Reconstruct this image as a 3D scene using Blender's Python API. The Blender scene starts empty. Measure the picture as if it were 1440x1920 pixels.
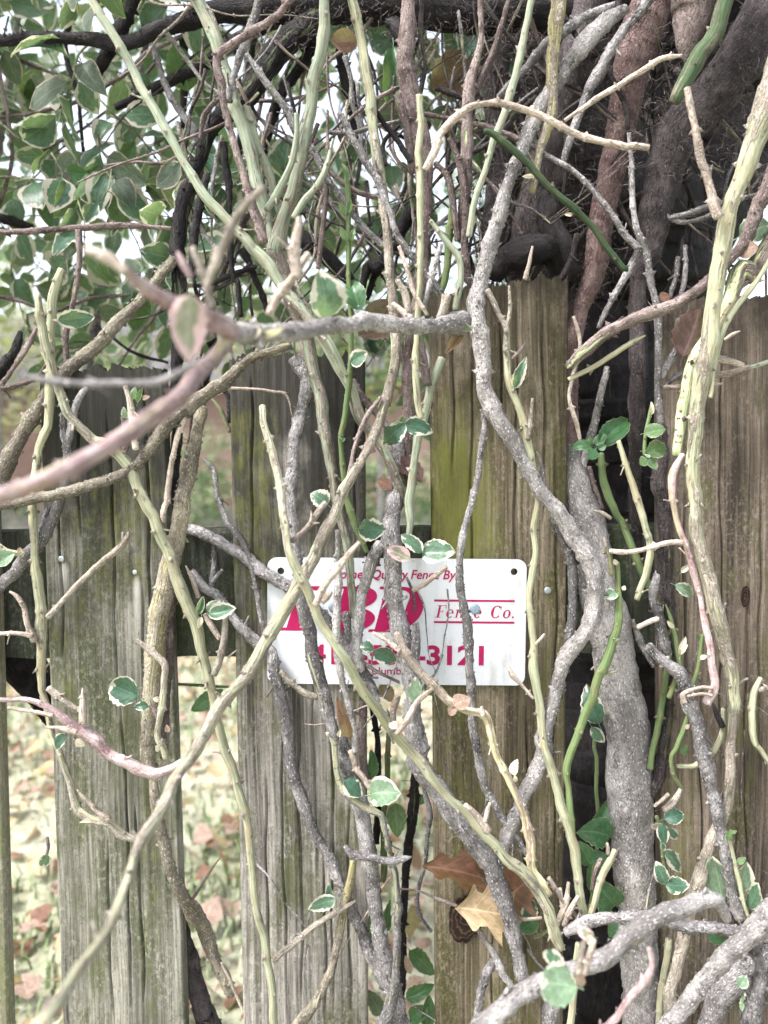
import bpy, math, random
import numpy as np
from mathutils import Vector, Matrix

random.seed(7)
np.random.seed(7)
scene = bpy.context.scene
COL = scene.collection

# ---------------------------------------------------------------- camera
CAM = Vector((0.0, -0.82, 1.07))
PITCH = math.radians(-2.6)
ROLL = math.radians(-0.55)
FPX = 1445.0                       # focal length for a 1440 x 1920 frame
fwd = Vector((0, math.cos(PITCH), math.sin(PITCH)))
right0 = Vector((1, 0, 0))
up0 = right0.cross(fwd)
RIGHT = right0 * math.cos(ROLL) + up0 * math.sin(ROLL)
UP = up0 * math.cos(ROLL) - right0 * math.sin(ROLL)
cam_data = bpy.data.cameras.new('camera')
cam = bpy.data.objects.new('camera', cam_data)
COL.objects.link(cam)
cam.matrix_world = Matrix(((RIGHT.x, UP.x, -fwd.x, CAM.x), (RIGHT.y, UP.y, -fwd.y, CAM.y),
                           (RIGHT.z, UP.z, -fwd.z, CAM.z), (0, 0, 0, 1)))
cam_data.sensor_fit = 'VERTICAL'
cam_data.sensor_height = 36.0
cam_data.lens = FPX / 1920.0 * 36.0
cam_data.clip_start = 0.02
cam_data.clip_end = 400.0
cam_data.dof.use_dof = True
cam_data.dof.focus_distance = 0.785
cam_data.dof.aperture_fstop = 4.0
scene.camera = cam

# ---------------------------------------------------------------- sky, sun, exposure
world = bpy.data.worlds.new('World')
scene.world = world
world.use_nodes = True
wn = world.node_tree
wn.nodes.clear()
SUN_EL, SUN_AZ = math.radians(56), math.radians(238)   # behind and left of the camera
sky = wn.nodes.new('ShaderNodeTexSky')
sky.sky_type = 'NISHITA'
sky.sun_disc = False
sky.sun_elevation = SUN_EL
sky.sun_rotation = SUN_AZ
sky.air_density = 1.0
sky.dust_density = 4.0
sky.ozone_density = 1.0
hs = wn.nodes.new('ShaderNodeHueSaturation')
hs.inputs['Saturation'].default_value = 0.45
bg = wn.nodes.new('ShaderNodeBackground')
bg.inputs['Strength'].default_value = 0.11
wo = wn.nodes.new('ShaderNodeOutputWorld')
wn.links.new(sky.outputs[0], hs.inputs['Color'])
wn.links.new(hs.outputs[0], bg.inputs[0])
wn.links.new(bg.outputs[0], wo.inputs[0])

sun_data = bpy.data.lights.new('sun', 'SUN')
sun_data.energy = 1.5
sun_data.angle = math.radians(13)
sun_data.color = (1.0, 0.985, 0.96)
sun = bpy.data.objects.new('sun', sun_data)
COL.objects.link(sun)
sd = Vector((math.sin(SUN_AZ) * math.cos(SUN_EL), math.cos(SUN_AZ) * math.cos(SUN_EL), math.sin(SUN_EL)))
sun.rotation_euler = sd.to_track_quat('Z', 'Y').to_euler()
sun.location = sd * 30

vs = scene.view_settings
vs.view_transform = 'Standard'
vs.look = 'None'
vs.gamma = 1.0
vs.use_curve_mapping = False
vs.exposure = 2.32
scene.cycles.use_denoising = True
scene.cycles.max_bounces = 5
scene.cycles.diffuse_bounces = 3
scene.cycles.use_adaptive_sampling = True
scene.cycles.adaptive_threshold = 0.02

# ---------------------------------------------------------------- pixel to place
K = 520.0 / 1440.0
TILES = {'A': (0, 0), 'B': (460, 0), 'C': (920, 0), 'D': (0, 460), 'E': (460, 460), 'F': (920, 460),
         'G': (0, 940), 'H': (460, 940), 'I': (920, 940), 'J': (0, 1400), 'K': (460, 1400), 'L': (920, 1400)}

def ray(px, py):
    return (fwd * FPX + RIGHT * (px - 720) - UP * (py - 960)).normalized()

def at(px, py, off):
    """world point seen at photo pixel px, py, standing `off` metres in front of the fence face (Y = 0)"""
    d = ray(px, py)
    return CAM + d * ((-off - CAM.y) / d.y)

def mpp(off):
    return (0.82 - off) / FPX       # metres per photo pixel at that distance

# ---------------------------------------------------------------- node helpers
def new_mat(name):
    m = bpy.data.materials.new(name)
    m.use_nodes = True
    nt = m.node_tree
    b = nt.nodes['Principled BSDF']
    b.inputs['Roughness'].default_value = 0.85
    b.inputs['Specular IOR Level'].default_value = 0.25
    return m, nt, b

class NB:
    """tiny node builder"""
    def __init__(self, nt): self.nt = nt
    def n(self, t, **kw):
        x = self.nt.nodes.new(t)
        for k, v in kw.items(): setattr(x, k, v)
        return x
    def link(self, a, b): self.nt.links.new(a, b)
    def attr(self, name, vec=False):
        x = self.n('ShaderNodeAttribute', attribute_name=name)
        return x.outputs['Vector'] if vec else x.outputs['Fac']
    def mapping(self, v, scale, loc=(0, 0, 0)):
        x = self.n('ShaderNodeMapping')
        self.link(v, x.inputs['Vector'])
        x.inputs['Scale'].default_value = scale
        if hasattr(loc, 'node'): self.link(loc, x.inputs['Location'])
        else: x.inputs['Location'].default_value = loc
        return x.outputs[0]
    def noise(self, v, scale, detail=3, rough=0.6, dist=0.0):
        x = self.n('ShaderNodeTexNoise')
        self.link(v, x.inputs['Vector'])
        x.inputs['Scale'].default_value = scale
        x.inputs['Detail'].default_value = detail
        x.inputs['Roughness'].default_value = rough
        x.inputs['Distortion'].default_value = dist
        return x.outputs['Fac']
    def voronoi(self, v, scale, feature='F1'):
        x = self.n('ShaderNodeTexVoronoi', feature=feature)
        self.link(v, x.inputs['Vector'])
        x.inputs['Scale'].default_value = scale
        return x.outputs['Distance']
    def ramp(self, f, stops, interp='LINEAR'):
        x = self.n('ShaderNodeValToRGB')
        x.color_ramp.interpolation = interp
        els = x.color_ramp.elements
        while len(els) < len(stops): els.new(0.5)
        for e, (p, c) in zip(els, stops):
            e.position = p
            e.color = (c, c, c, 1) if isinstance(c, (int, float)) else (c[0], c[1], c[2], 1)
        self.link(f, x.inputs[0])
        return x.outputs[0]
    def mix(self, f, a, b, mode='MIX'):
        x = self.n('ShaderNodeMix', data_type='RGBA', blend_type=mode)
        for s, val in ((x.inputs[0], f), (x.inputs[6], a), (x.inputs[7], b)):
            if hasattr(val, 'node'): self.link(val, s)
            elif isinstance(val, (int, float)): s.default_value = val
            else: s.default_value = (val[0], val[1], val[2], 1)
        return x.outputs[2]
    def math(self, op, a, b=0.0, clamp=False):
        x = self.n('ShaderNodeMath', operation=op, use_clamp=clamp)
        for s, val in ((x.inputs[0], a), (x.inputs[1], b)):
            if hasattr(val, 'node'): self.link(val, s)
            else: s.default_value = val
        return x.outputs[0]
    def bump(self, h, strength, dist=0.001, normal=None):
        x = self.n('ShaderNodeBump')
        x.inputs['Strength'].default_value = strength
        x.inputs['Distance'].default_value = dist
        self.link(h, x.inputs['Height'])
        if normal is not None: self.link(normal, x.inputs['Normal'])
        return x.outputs[0]
    def sep(self, v):
        x = self.n('ShaderNodeSeparateXYZ')
        self.link(v, x.inputs[0])
        return x.outputs
    def comb(self, a, b, c):
        x = self.n('ShaderNodeCombineXYZ')
        for s, val in zip(x.inputs, (a, b, c)):
            if hasattr(val, 'node'): self.link(val, s)
            else: s.default_value = val
        return x.outputs[0]

# ---------------------------------------------------------------- materials
def bark_material(name, dark, mid, light, green, dash, speck=0.5, bump=0.7, grain=0.16):
    """woody stem: streaked bark that turns into green bark where attribute g is 1"""
    m, nt, b = new_mat(name)
    q = NB(nt)
    bk = q.attr('bk', True)
    g = q.attr('g')
    streak = q.noise(q.mapping(bk, (1, 1, grain)), 420 if grain < .3 else 520, 4, 0.7)
    patch = q.noise(bk, 55, 3, 0.6)
    fine = q.noise(q.mapping(bk, (1, 1, 0.6)), 620, 3, 0.7)
    v = q.math('ADD', q.math('MULTIPLY', streak, 0.42), q.math('MULTIPLY', patch, 0.58))
    rnd = q.n('ShaderNodeObjectInfo').outputs['Random']
    big = q.noise(q.mapping(bk, (1, 1, 0.45)), 21, 3, 0.65)
    wv = q.n('ShaderNodeVectorMath', operation='ADD')
    q.link(bk, wv.inputs[0])
    nz = q.n('ShaderNodeTexNoise'); q.link(bk, nz.inputs['Vector']); nz.inputs['Scale'].default_value = 120
    sc = q.n('ShaderNodeVectorMath', operation='SCALE'); q.link(nz.outputs['Color'], sc.inputs[0]); sc.inputs['Scale'].default_value = 0.012
    q.link(sc.outputs[0], wv.inputs[1])
    crack = q.voronoi(q.mapping(wv.outputs[0], (1, 1, 0.35)), 170, 'DISTANCE_TO_EDGE')
    bark = q.ramp(v, [(0.38, dark), (0.48, mid), (0.63, light)])
    bark = q.mix(q.ramp(big, [(0.40, 0.75), (0.50, 0.0)]), bark, tuple(c * 0.55 for c in mid))
    bark = q.mix(q.ramp(big, [(0.54, 0.0), (0.66, 0.55)]), bark, tuple(min(1, c * 1.05) for c in light))
    bark = q.mix(q.math('MULTIPLY', q.ramp(crack, [(0.0, 1.0), (0.07, 0.0)]), q.ramp(patch, [(0.44, 0.0), (0.60, 0.6)])), bark, tuple(c * 0.55 for c in dark))
    spot = q.ramp(q.voronoi(q.mapping(bk, (1, 1, 0.55)), 430), [(0.16, 1.0), (0.36, 0.0)])
    spot = q.math('MULTIPLY', spot, q.ramp(q.noise(bk, 130, 2), [(0.40, 0.0), (0.54, speck)]))
    bark = q.mix(spot, bark, tuple(min(1, c * 1.55) for c in light))
    pit = q.ramp(fine, [(0.34, 0.7), (0.43, 0.0)])
    bark = q.mix(pit, bark, tuple(c * 0.5 for c in dark))
    # green bark with fine lengthwise ridges and brown dashes
    ridge = q.noise(q.mapping(bk, (1, 1, 0.03)), 560, 2, 0.5)
    gr = q.ramp(ridge, [(0.38, tuple(c * 0.70 for c in green)), (0.5, green), (0.66, tuple(min(1, c * 1.22) for c in green))])
    gr = q.mix(q.ramp(q.noise(bk, 38, 2), [(0.42, 0.0), (0.72, 0.55)]), gr, (green[0] * 1.15, green[1] * 0.98, green[2] * 0.95))
    da = q.ramp(q.noise(q.mapping(bk, (1, 1, 0.22)), 330, 3, 0.7), [(0.55, 0.0), (0.63, 0.85)])
    gr = q.mix(da, gr, dash)
    grime = q.noise(q.mapping(bk, (1, 1, 0.3)), 60, 4, 0.7)
    gr = q.mix(q.ramp(grime, [(0.53, 0.0), (0.66, 0.7)]), gr, tuple(c * 0.9 for c in dash))
    gm = q.math('ADD', g, q.math('MULTIPLY', q.math('SUBTRACT', q.noise(q.mapping(bk, (1, 1, 0.10)), 170, 4), 0.5), 2.6))
    gm = q.ramp(gm, [(0.42, 0.0), (0.6, 1.0)])
    tone = q.math('ADD', 0.78, q.math('MULTIPLY', rnd, 0.40))
    q.link(q.mix(1.0, q.mix(gm, bark, gr), q.comb(tone, tone, tone), 'MULTIPLY'), b.inputs['Base Color'])
    h = q.math('ADD', q.math('MULTIPLY', streak, 0.8), q.math('MULTIPLY', fine, 0.6))
    h = q.math('ADD', h, q.math('MULTIPLY', spot, 0.4))
    h = q.math('ADD', h, q.math('MULTIPLY', q.ramp(crack, [(0.0, 0.0), (0.1, 1.0)]), 0.22))
    hm = q.math('MULTIPLY', q.math('SUBTRACT', 1.25, gm), h)
    hm = q.math('ADD', hm, q.math('MULTIPLY', ridge, 0.5))
    q.link(q.bump(hm, bump * 1.3, 0.0022), b.inputs['Normal'])
    b.inputs['Roughness'].default_value = 0.82
    return m

PALE = (0.30, 0.315, 0.215)
MATS = {
    'gray':  bark_material('bark_gray', (0.055, 0.050, 0.050), (0.190, 0.177, 0.176), (0.42, 0.40, 0.40), PALE, (0.24, 0.19, 0.13), 0.7, 0.7, 0.55),
    'lich':  bark_material('bark_lichen', (0.09, 0.078, 0.065), (0.23, 0.20, 0.165), (0.40, 0.365, 0.27), (0.27, 0.25, 0.125), (0.2, 0.16, 0.11), 0.8, 0.7, 0.5),
    'brown': bark_material('bark_brown', (0.055, 0.040, 0.038), (0.155, 0.115, 0.108), (0.30, 0.245, 0.23), (0.36, 0.42, 0.24), (0.20, 0.14, 0.11)),
    'red':   bark_material('bark_red', (0.045, 0.027, 0.026), (0.125, 0.078, 0.073), (0.25, 0.18, 0.17), PALE, (0.2, 0.14, 0.1), 0.7, 0.7, 0.3),
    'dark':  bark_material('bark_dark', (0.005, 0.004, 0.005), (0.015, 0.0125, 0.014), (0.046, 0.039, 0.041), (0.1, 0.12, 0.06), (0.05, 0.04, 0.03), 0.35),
    'tan':   bark_material('bark_tan', (0.20, 0.155, 0.12), (0.40, 0.33, 0.28), (0.60, 0.52, 0.45), (0.50, 0.46, 0.28), (0.3, 0.2, 0.14), 0.3),
    'pink':  bark_material('bark_pink', (0.19, 0.105, 0.11), (0.37, 0.265, 0.265), (0.56, 0.49, 0.475), (0.40, 0.37, 0.23), (0.32, 0.17, 0.17), 0.3, 0.4),
    'green': bark_material('bark_pale_green', (0.13, 0.11, 0.09), (0.28, 0.24, 0.20), (0.44, 0.40, 0.34), PALE, (0.27, 0.22, 0.14)),
    'mint':  bark_material('bark_mint_green', (0.13, 0.11, 0.09), (0.26, 0.21, 0.18), (0.42, 0.38, 0.33), (0.25, 0.29, 0.215), (0.25, 0.20, 0.15)),
    'pale':  bark_material('bark_pale_gray', (0.10, 0.09, 0.086), (0.275, 0.255, 0.248), (0.50, 0.475, 0.465), PALE, (0.24, 0.19, 0.13), 0.7, 0.7, 0.6),
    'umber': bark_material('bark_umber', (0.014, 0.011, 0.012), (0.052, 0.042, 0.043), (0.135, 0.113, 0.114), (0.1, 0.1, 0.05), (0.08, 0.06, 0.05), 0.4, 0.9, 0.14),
    'olive': bark_material('bark_olive_green', (0.05, 0.04, 0.03), (0.10, 0.085, 0.06), (0.18, 0.16, 0.12), (0.036, 0.066, 0.030), (0.07, 0.08, 0.045), 0.2, 0.4),
    'shoot': bark_material('bark_young_green', (0.10, 0.10, 0.05), (0.18, 0.18, 0.09), (0.3, 0.3, 0.2), (0.105, 0.155, 0.065), (0.16, 0.15, 0.07), 0.2, 0.4),
}

def leaf_material(name, green, green2, margin, amount, pink=0.0, rough=0.34):
    """variegated leaf: green heart, ragged pale margin, pale veins; amount is the share of the margin"""
    m, nt, b = new_mat(name)
    q = NB(nt)
    uv = q.n('ShaderNodeUVMap').outputs[0]
    rnd = q.n('ShaderNodeObjectInfo').outputs['Random']
    u, v, _ = q.sep(uv)
    t = q.math('ABSOLUTE', q.math('SUBTRACT', q.math('MULTIPLY', v, 2.0), 1.0))
    off = q.math('MULTIPLY', rnd, 37.0)
    ad = q.attr('seed')
    off = q.math('ADD', off, q.math('MULTIPLY', ad, 23.0))
    pos = q.comb(q.math('ADD', u, off), v, off)
    n1 = q.noise(pos, 2.6, 2, 0.5)
    n2 = q.noise(pos, 15, 2, 0.7)
    e = q.math('MAXIMUM', t, q.math('SUBTRACT', q.math('MULTIPLY', u, 1.85), 0.85))
    e = q.math('ADD', e, q.math('MULTIPLY', q.math('SUBTRACT', n1, 0.5), 1.5 if amount > 0.1 else 0.12))
    e = q.math('ADD', e, q.math('MULTIPLY', q.math('SUBTRACT', n2, 0.5), 0.34))
    mask = q.ramp(e, [(0.985 - amount, 0.0), (1.0 - amount, 1.0)])
    body = q.mix(q.ramp(n2, [(0.35, 0.0), (0.65, 1.0)]), green, green2)
    body = q.mix(q.ramp(q.noise(pos, 6, 2), [(0.5, 0.0), (0.56, 0.45)]), body, tuple(min(1, a * 1.5 + 0.02) for a in green2))
    # veins
    vein = q.math('SINE', q.math('MULTIPLY', q.math('SUBTRACT', u, q.math('MULTIPLY', t, 0.34)), 34.0))
    vein = q.ramp(vein, [(0.955, 0.0), (1.0, 0.42)])
    rib = q.ramp(t, [(0.0, 0.8), (0.05, 0.0)])
    vv = q.math('MAXIMUM', vein, rib)
    body = q.mix(vv, body, tuple(min(1, c * 1.9 + 0.05) for c in green2))
    mcol = margin
    if pink > 0:
        mcol = q.mix(q.ramp(q.noise(pos, 1.7, 1), [(0.42, 0.0), (0.62, pink)]), margin, (0.52, 0.34, 0.38))
    col = q.mix(mask, body, mcol)
    q.link(col, b.inputs['Base Color'])
    b.inputs['Roughness'].default_value = rough
    b.inputs['Specular IOR Level'].default_value = 0.4
    q.link(q.bump(q.math('ADD', q.math('MULTIPLY', vv, -0.6), n2), 0.35, 0.0006), b.inputs['Normal'])
    tr = q.n('ShaderNodeBsdfTranslucent')
    q.link(q.mix(0.45, col, (0.34, 0.44, 0.12)), tr.inputs['Color'])
    ms = q.n('ShaderNodeMixShader')
    ms.inputs[0].default_value = 0.42
    out = nt.nodes['Material Output']
    q.link(b.outputs[0], ms.inputs[1])
    q.link(tr.outputs[0], ms.inputs[2])
    q.link(ms.outputs[0], out.inputs[0])
    return m

CREAM = (0.56, 0.54, 0.46)
LEAF = {
    'v': leaf_material('leaf_variegated', (0.026, 0.072, 0.050), (0.042, 0.105, 0.070), CREAM, 0.14, 0.0),
    'w': leaf_material('leaf_wide_cream_margin', (0.045, 0.105, 0.066), (0.08, 0.155, 0.10), (0.56, 0.53, 0.45), 0.29, 0.25),
    'm': leaf_material('leaf_mint', (0.14, 0.22, 0.145), (0.18, 0.265, 0.175), (0.66, 0.66, 0.55), 0.13),
    'g': leaf_material('leaf_green', (0.022, 0.075, 0.030), (0.04, 0.115, 0.045), (0.25, 0.30, 0.18), 0.03),
    'y': leaf_material('leaf_light_green', (0.065, 0.125, 0.05), (0.095, 0.165, 0.07), (0.40, 0.42, 0.25), 0.05),
    'b': leaf_material('leaf_back', (0.06, 0.085, 0.066), (0.09, 0.12, 0.09), (0.44, 0.36, 0.29), 0.09, 0.5, 0.6),
    'p': leaf_material('leaf_pink', (0.16, 0.19, 0.13), (0.24, 0.22, 0.17), (0.60, 0.42, 0.42), 0.45, 0.9),
    'c': leaf_material('leaf_cream_bract', (0.52, 0.46, 0.33), (0.58, 0.52, 0.40), (0.66, 0.60, 0.50), 0.2),
    'd': leaf_material('leaf_dead_brown', (0.12, 0.055, 0.042), (0.19, 0.095, 0.07), (0.24, 0.13, 0.10), 0.08, 0.0, 0.7),
    'u': leaf_material('leaf_dead_purple', (0.07, 0.036, 0.038), (0.115, 0.062, 0.062), (0.17, 0.10, 0.095), 0.08, 0.0, 0.75),
    'k': leaf_material('leaf_dead_pinkish', (0.27, 0.175, 0.145), (0.35, 0.24, 0.205), (0.40, 0.30, 0.26), 0.1, 0.0, 0.7),
    't': leaf_material('leaf_tan_oak', (0.40, 0.285, 0.175), (0.47, 0.345, 0.22), (0.42, 0.29, 0.18), 0.04, 0.0, 0.6),
    'r': leaf_material('leaf_russet_oak', (0.085, 0.034, 0.022), (0.13, 0.052, 0.032), (0.13, 0.06, 0.04), 0.04, 0.0, 0.55),
}

def wood_material(name, dark, mid, light, algae, algae_amt, seed, shade_stain_top):
    m, nt, b = new_mat(name)
    q = NB(nt)
    tc = q.n('ShaderNodeTexCoord').outputs['Object']
    p = q.mapping(tc, (1, 1, 1), (seed * 3.1, seed * 1.7, seed * 2.3))
    wob = q.noise(q.mapping(p, (6, 1, 2.2)), 1.0, 2)
    x, y, z = q.sep(p)
    pw = q.comb(q.math('ADD', x, q.math('MULTIPLY', wob, 0.025)), y, z)
    grain = q.noise(q.mapping(pw, (1, 1, 0.018)), 330, 4, 0.65)
    fineg = q.noise(q.mapping(pw, (1, 1, 0.03)), 1300, 3, 0.6)
    broad = q.noise(q.mapping(pw, (1, 1, 0.10)), 26, 4, 0.6)
    blot = q.noise(q.mapping(p, (1, 1, 0.6)), 17, 6, 0.68)
    spk = q.noise(q.mapping(p, (1, 1, 0.6)), 240, 5, 0.75)
    v = q.math('ADD', q.math('MULTIPLY', grain, 0.45), q.math('MULTIPLY', broad, 0.55))
    col = q.ramp(v, [(0.39, dark), (0.50, mid), (0.62, light)])
    col = q.mix(q.ramp(fineg, [(0.34, 0.55), (0.44, 0.0)]), col, tuple(c * 0.45 for c in dark))
    # algae, then pale crusty lichen flecks
    al = q.math('ADD', blot, q.math('MULTIPLY', q.math('SUBTRACT', q.noise(q.mapping(p, (1, 1, 0.25)), 34, 4, 0.7), 0.5), 0.8))
    al = q.ramp(al, [(0.56 - algae_amt, 0.0), (0.74 - algae_amt, 0.8)])
    col = q.mix(al, col, q.mix(spk, tuple(c * 0.6 for c in algae), tuple(c * 1.35 for c in algae)))
    fl = q.math('MULTIPLY', q.ramp(spk, [(0.50, 0.0), (0.66, 0.8)]), q.ramp(q.noise(q.mapping(p, (1, 1, 0.5)), 21, 4, 0.7), [(0.40, 0.0), (0.58, 0.75)]))
    pep = q.ramp(q.noise(q.mapping(p, (1, 1, 0.7)), 520, 3, 0.7), [(0.33, 0.75), (0.42, 0.0)])
    col = q.mix(pep, col, tuple(c * 0.6 for c in dark))
    col = q.mix(fl, col, tuple(min(1, c * 1.2 + 0.02) for c in light))
    # grime and painted canopy shade darken the weathered top of the board, broken up
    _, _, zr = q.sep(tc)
    top = q.math('ADD', q.math('MULTIPLY', q.math('SUBTRACT', zr, shade_stain_top), 3.6), q.math('MULTIPLY', q.math('SUBTRACT', blot, 0.5), 1.9))
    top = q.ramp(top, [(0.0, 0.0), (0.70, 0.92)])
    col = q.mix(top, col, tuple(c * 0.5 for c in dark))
    q.link(col, b.inputs['Base Color'])
    h = q.math('ADD', q.math('MULTIPLY', grain, 1.0), q.math('MULTIPLY', fineg, 0.7))
    h = q.math('ADD', h, q.math('MULTIPLY', spk, 0.5))
    q.link(q.bump(h, 0.6, 0.0012), b.inputs['Normal'])
    b.inputs['Roughness'].default_value = 0.9
    return m

def plain(name, col, rough=0.6, metal=0.0, var=0.0, scale=300):
    m, nt, b = new_mat(name)
    b.inputs['Base Color'].default_value = (*col, 1)
    b.inputs['Roughness'].default_value = rough
    b.inputs['Metallic'].default_value = metal
    if var:
        q = NB(nt)
        tc = q.n('ShaderNodeTexCoord').outputs['Object']
        n = q.noise(tc, scale, 4, 0.65)
        q.link(q.ramp(n, [(0.3, tuple(c * (1 - var) for c in col)), (0.7, tuple(min(1, c * (1 + var)) for c in col))]), b.inputs['Base Color'])
        q.link(q.bump(n, 0.3, 0.002), b.inputs['Normal'])
    return m

# ---------------------------------------------------------------- object helpers
def link(o, parent=None):
    COL.objects.link(o)
    if parent is not None: o.parent = parent
    return o

def tag(o, label, cat=None, group=None, kind=None):
    if label: o['label'] = label
    if cat: o['category'] = cat
    if group: o['group'] = group
    if kind: o['kind'] = kind
    return o

def empty(name, loc):
    o = bpy.data.objects.new(name, None)
    o.empty_display_size = 0.02
    o.location = loc
    return link(o)

def mesh_obj(name, V, F, mat, parent=None, attrs=None, smooth=True, loc=None, uv=None):
    me = bpy.data.meshes.new(name)
    if len(V) and isinstance(V, np.ndarray): V = V.tolist()
    me.from_pydata(V, [], F)
    if smooth: me.polygons.foreach_set('use_smooth', [True] * len(me.polygons))
    for an, (ty, data) in (attrs or {}).items():
        a = me.attributes.new(an, ty, 'POINT')
        a.data.foreach_set('vector' if ty == 'FLOAT_VECTOR' else 'value', np.asarray(data, dtype=np.float32).ravel())
    if uv is not None:
        lay = me.uv_layers.new(name='UVMap')
        idx = np.empty(len(me.loops), dtype=np.int32)
        me.loops.foreach_get('vertex_index', idx)
        lay.data.foreach_set('uv', np.asarray(uv, dtype=np.float32)[idx].ravel())
    me.materials.append(mat)
    me.update()
    o = bpy.data.objects.new(name, me)
    if loc is not None: o.location = loc
    return link(o, parent)

# ---------------------------------------------------------------- stems
# rough: radial noise; node: spacing of joints (m); wart: warts per metre; hair: rootlets per metre
KIND = {
    'gray':  dict(spur=0.55, rough=.10, node=.055, swell=.16, wart=620, hair=20),
    'lich':  dict(spur=0.4, rough=.10, node=.09, swell=.08, wart=600, hair=10),
    'brown': dict(spur=0.4, rough=.07, node=.06, swell=.15, wart=350, hair=8),
    'red':   dict(rough=.06, node=.12, swell=.06, wart=600, hair=30),
    'dark':  dict(rough=.10, node=.10, swell=.08, wart=250, hair=90),
    'tan':   dict(spur=0.3, rough=.06, node=.030, swell=.18, wart=60, hair=0),
    'pink':  dict(spur=0.4, rough=.05, node=.05, swell=.12, wart=40, hair=0),
    'green': dict(spur=0.35, rough=.035, node=.042, swell=.15, wart=70, hair=0),
    'mint':  dict(spur=0.35, rough=.035, node=.05, swell=.14, wart=70, hair=0),
    'pale':  dict(spur=.5, rough=.10, node=.055, swell=.16, wart=620, hair=15),
    'umber': dict(spur=.3, rough=.10, node=.10, swell=.08, wart=300, hair=25),
    'olive': dict(rough=.03, node=.045, swell=.14, wart=40, hair=0),
    'shoot': dict(spur=0.15, rough=.03, node=.045, swell=.14, wart=40, hair=0),
}

def parse(spec, off=None, g=None):
    """'A 480,0,50 560,140 o.06 g1 B ...' -> rows x, y (photo px), diameter (photo px), offset, greenness"""
    rows, offs, gs = [], {}, {}
    tile, d = 'Z', 10.0
    for tok in spec.split():
        if tok in TILES or tok == 'Z': tile = tok
        elif tok[0] == 'o': offs[max(0, len(rows))] = float(tok[1:])
        elif tok[0] == 'g': gs[max(0, len(rows))] = float(tok[1:])
        else:
            a = [float(x) for x in tok.split(',')]
            k = 1.0 if tile == 'Z' else K
            ox, oy = (0, 0) if tile == 'Z' else TILES[tile]
            if len(a) > 2: d = a[2]
            rows.append([ox + a[0] * k, oy + a[1] * k, d * k * (.80 if d * k < 60 else .92)])
    # neighbouring tiles overlap: drop points that repeat or step back over the one before
    keep = [0]
    for i in range(1, len(rows)):
        a, b = rows[keep[-1]], rows[i]
        d1 = math.hypot(b[0] - a[0], b[1] - a[1])
        if i < len(rows) - 1 and d1 < 13: continue
        if len(keep) > 1 and i < len(rows) - 1 and d1 < 60:
            p = rows[keep[-2]]
            if (a[0] - p[0]) * (b[0] - a[0]) + (a[1] - p[1]) * (b[1] - a[1]) < 0: continue
        keep.append(i)
    allrows, rows = rows, [rows[i] for i in keep]
    n = len(rows)
    def remap(k): return next((j for j, i in enumerate(keep) if i >= k), n - 1)
    offs = {remap(k): v for k, v in offs.items()}
    gs = {remap(k): v for k, v in gs.items()}
    def track(dic, default):
        if not dic: return [default] * n
        ks = sorted(dic)
        return list(np.interp(range(n), [min(k, n - 1) for k in ks], [dic[k] for k in ks]))
    o = track(offs, 0.03 if off is None else off)
    gg = track(gs, 0.0 if g is None else g)
    return [r + [o[i], gg[i]] for i, r in enumerate(rows)]

def extend(rows, mx=260):
    """carry a stem that leaves the frame some way further, so it does not stop at the picture's edge"""
    def edge(r): return r[0] < 8 or r[0] > 1432 or r[1] < 6 or r[1] > 1914
    rows = [list(r) for r in rows]
    if edge(rows[0]):
        a, b = rows[0], rows[1]
        L = math.hypot(a[0] - b[0], a[1] - b[1]) + 1e-6
        rows.insert(0, [a[0] + (a[0] - b[0]) / L * mx, a[1] + (a[1] - b[1]) / L * mx] + a[2:])
    if edge(rows[-1]):
        a, b = rows[-1], rows[-2]
        L = math.hypot(a[0] - b[0], a[1] - b[1]) + 1e-6
        rows.append([a[0] + (a[0] - b[0]) / L * mx, a[1] + (a[1] - b[1]) / L * mx] + a[2:])
    return rows

def rows_to_3d(rows):
    out = []
    for px, py, d, o, g in rows:
        p = at(px, py, o)
        out.append([p.x, p.y, p.z, max(0.0004, d * mpp(o) * 0.5), g])
    return np.array(out)

def catmull(P, step):
    n = len(P)
    ext = np.vstack([2 * P[0] - P[1], P, 2 * P[-1] - P[-2]])
    out = []
    for i in range(n - 1):
        p0, p1, p2, p3 = ext[i:i + 4]
        L = np.linalg.norm(p2[:3] - p1[:3])
        k = max(2, int(L / step))
        t = (np.arange(k) / k)[:, None]
        out.append(0.5 * ((2 * p1) + (-p0 + p2) * t + (2 * p0 - 5 * p1 + 4 * p2 - p3) * t ** 2 + (-p0 + 3 * p1 - 3 * p2 + p3) * t ** 3))
    out.append(P[-1:])
    return np.vstack(out)

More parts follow.
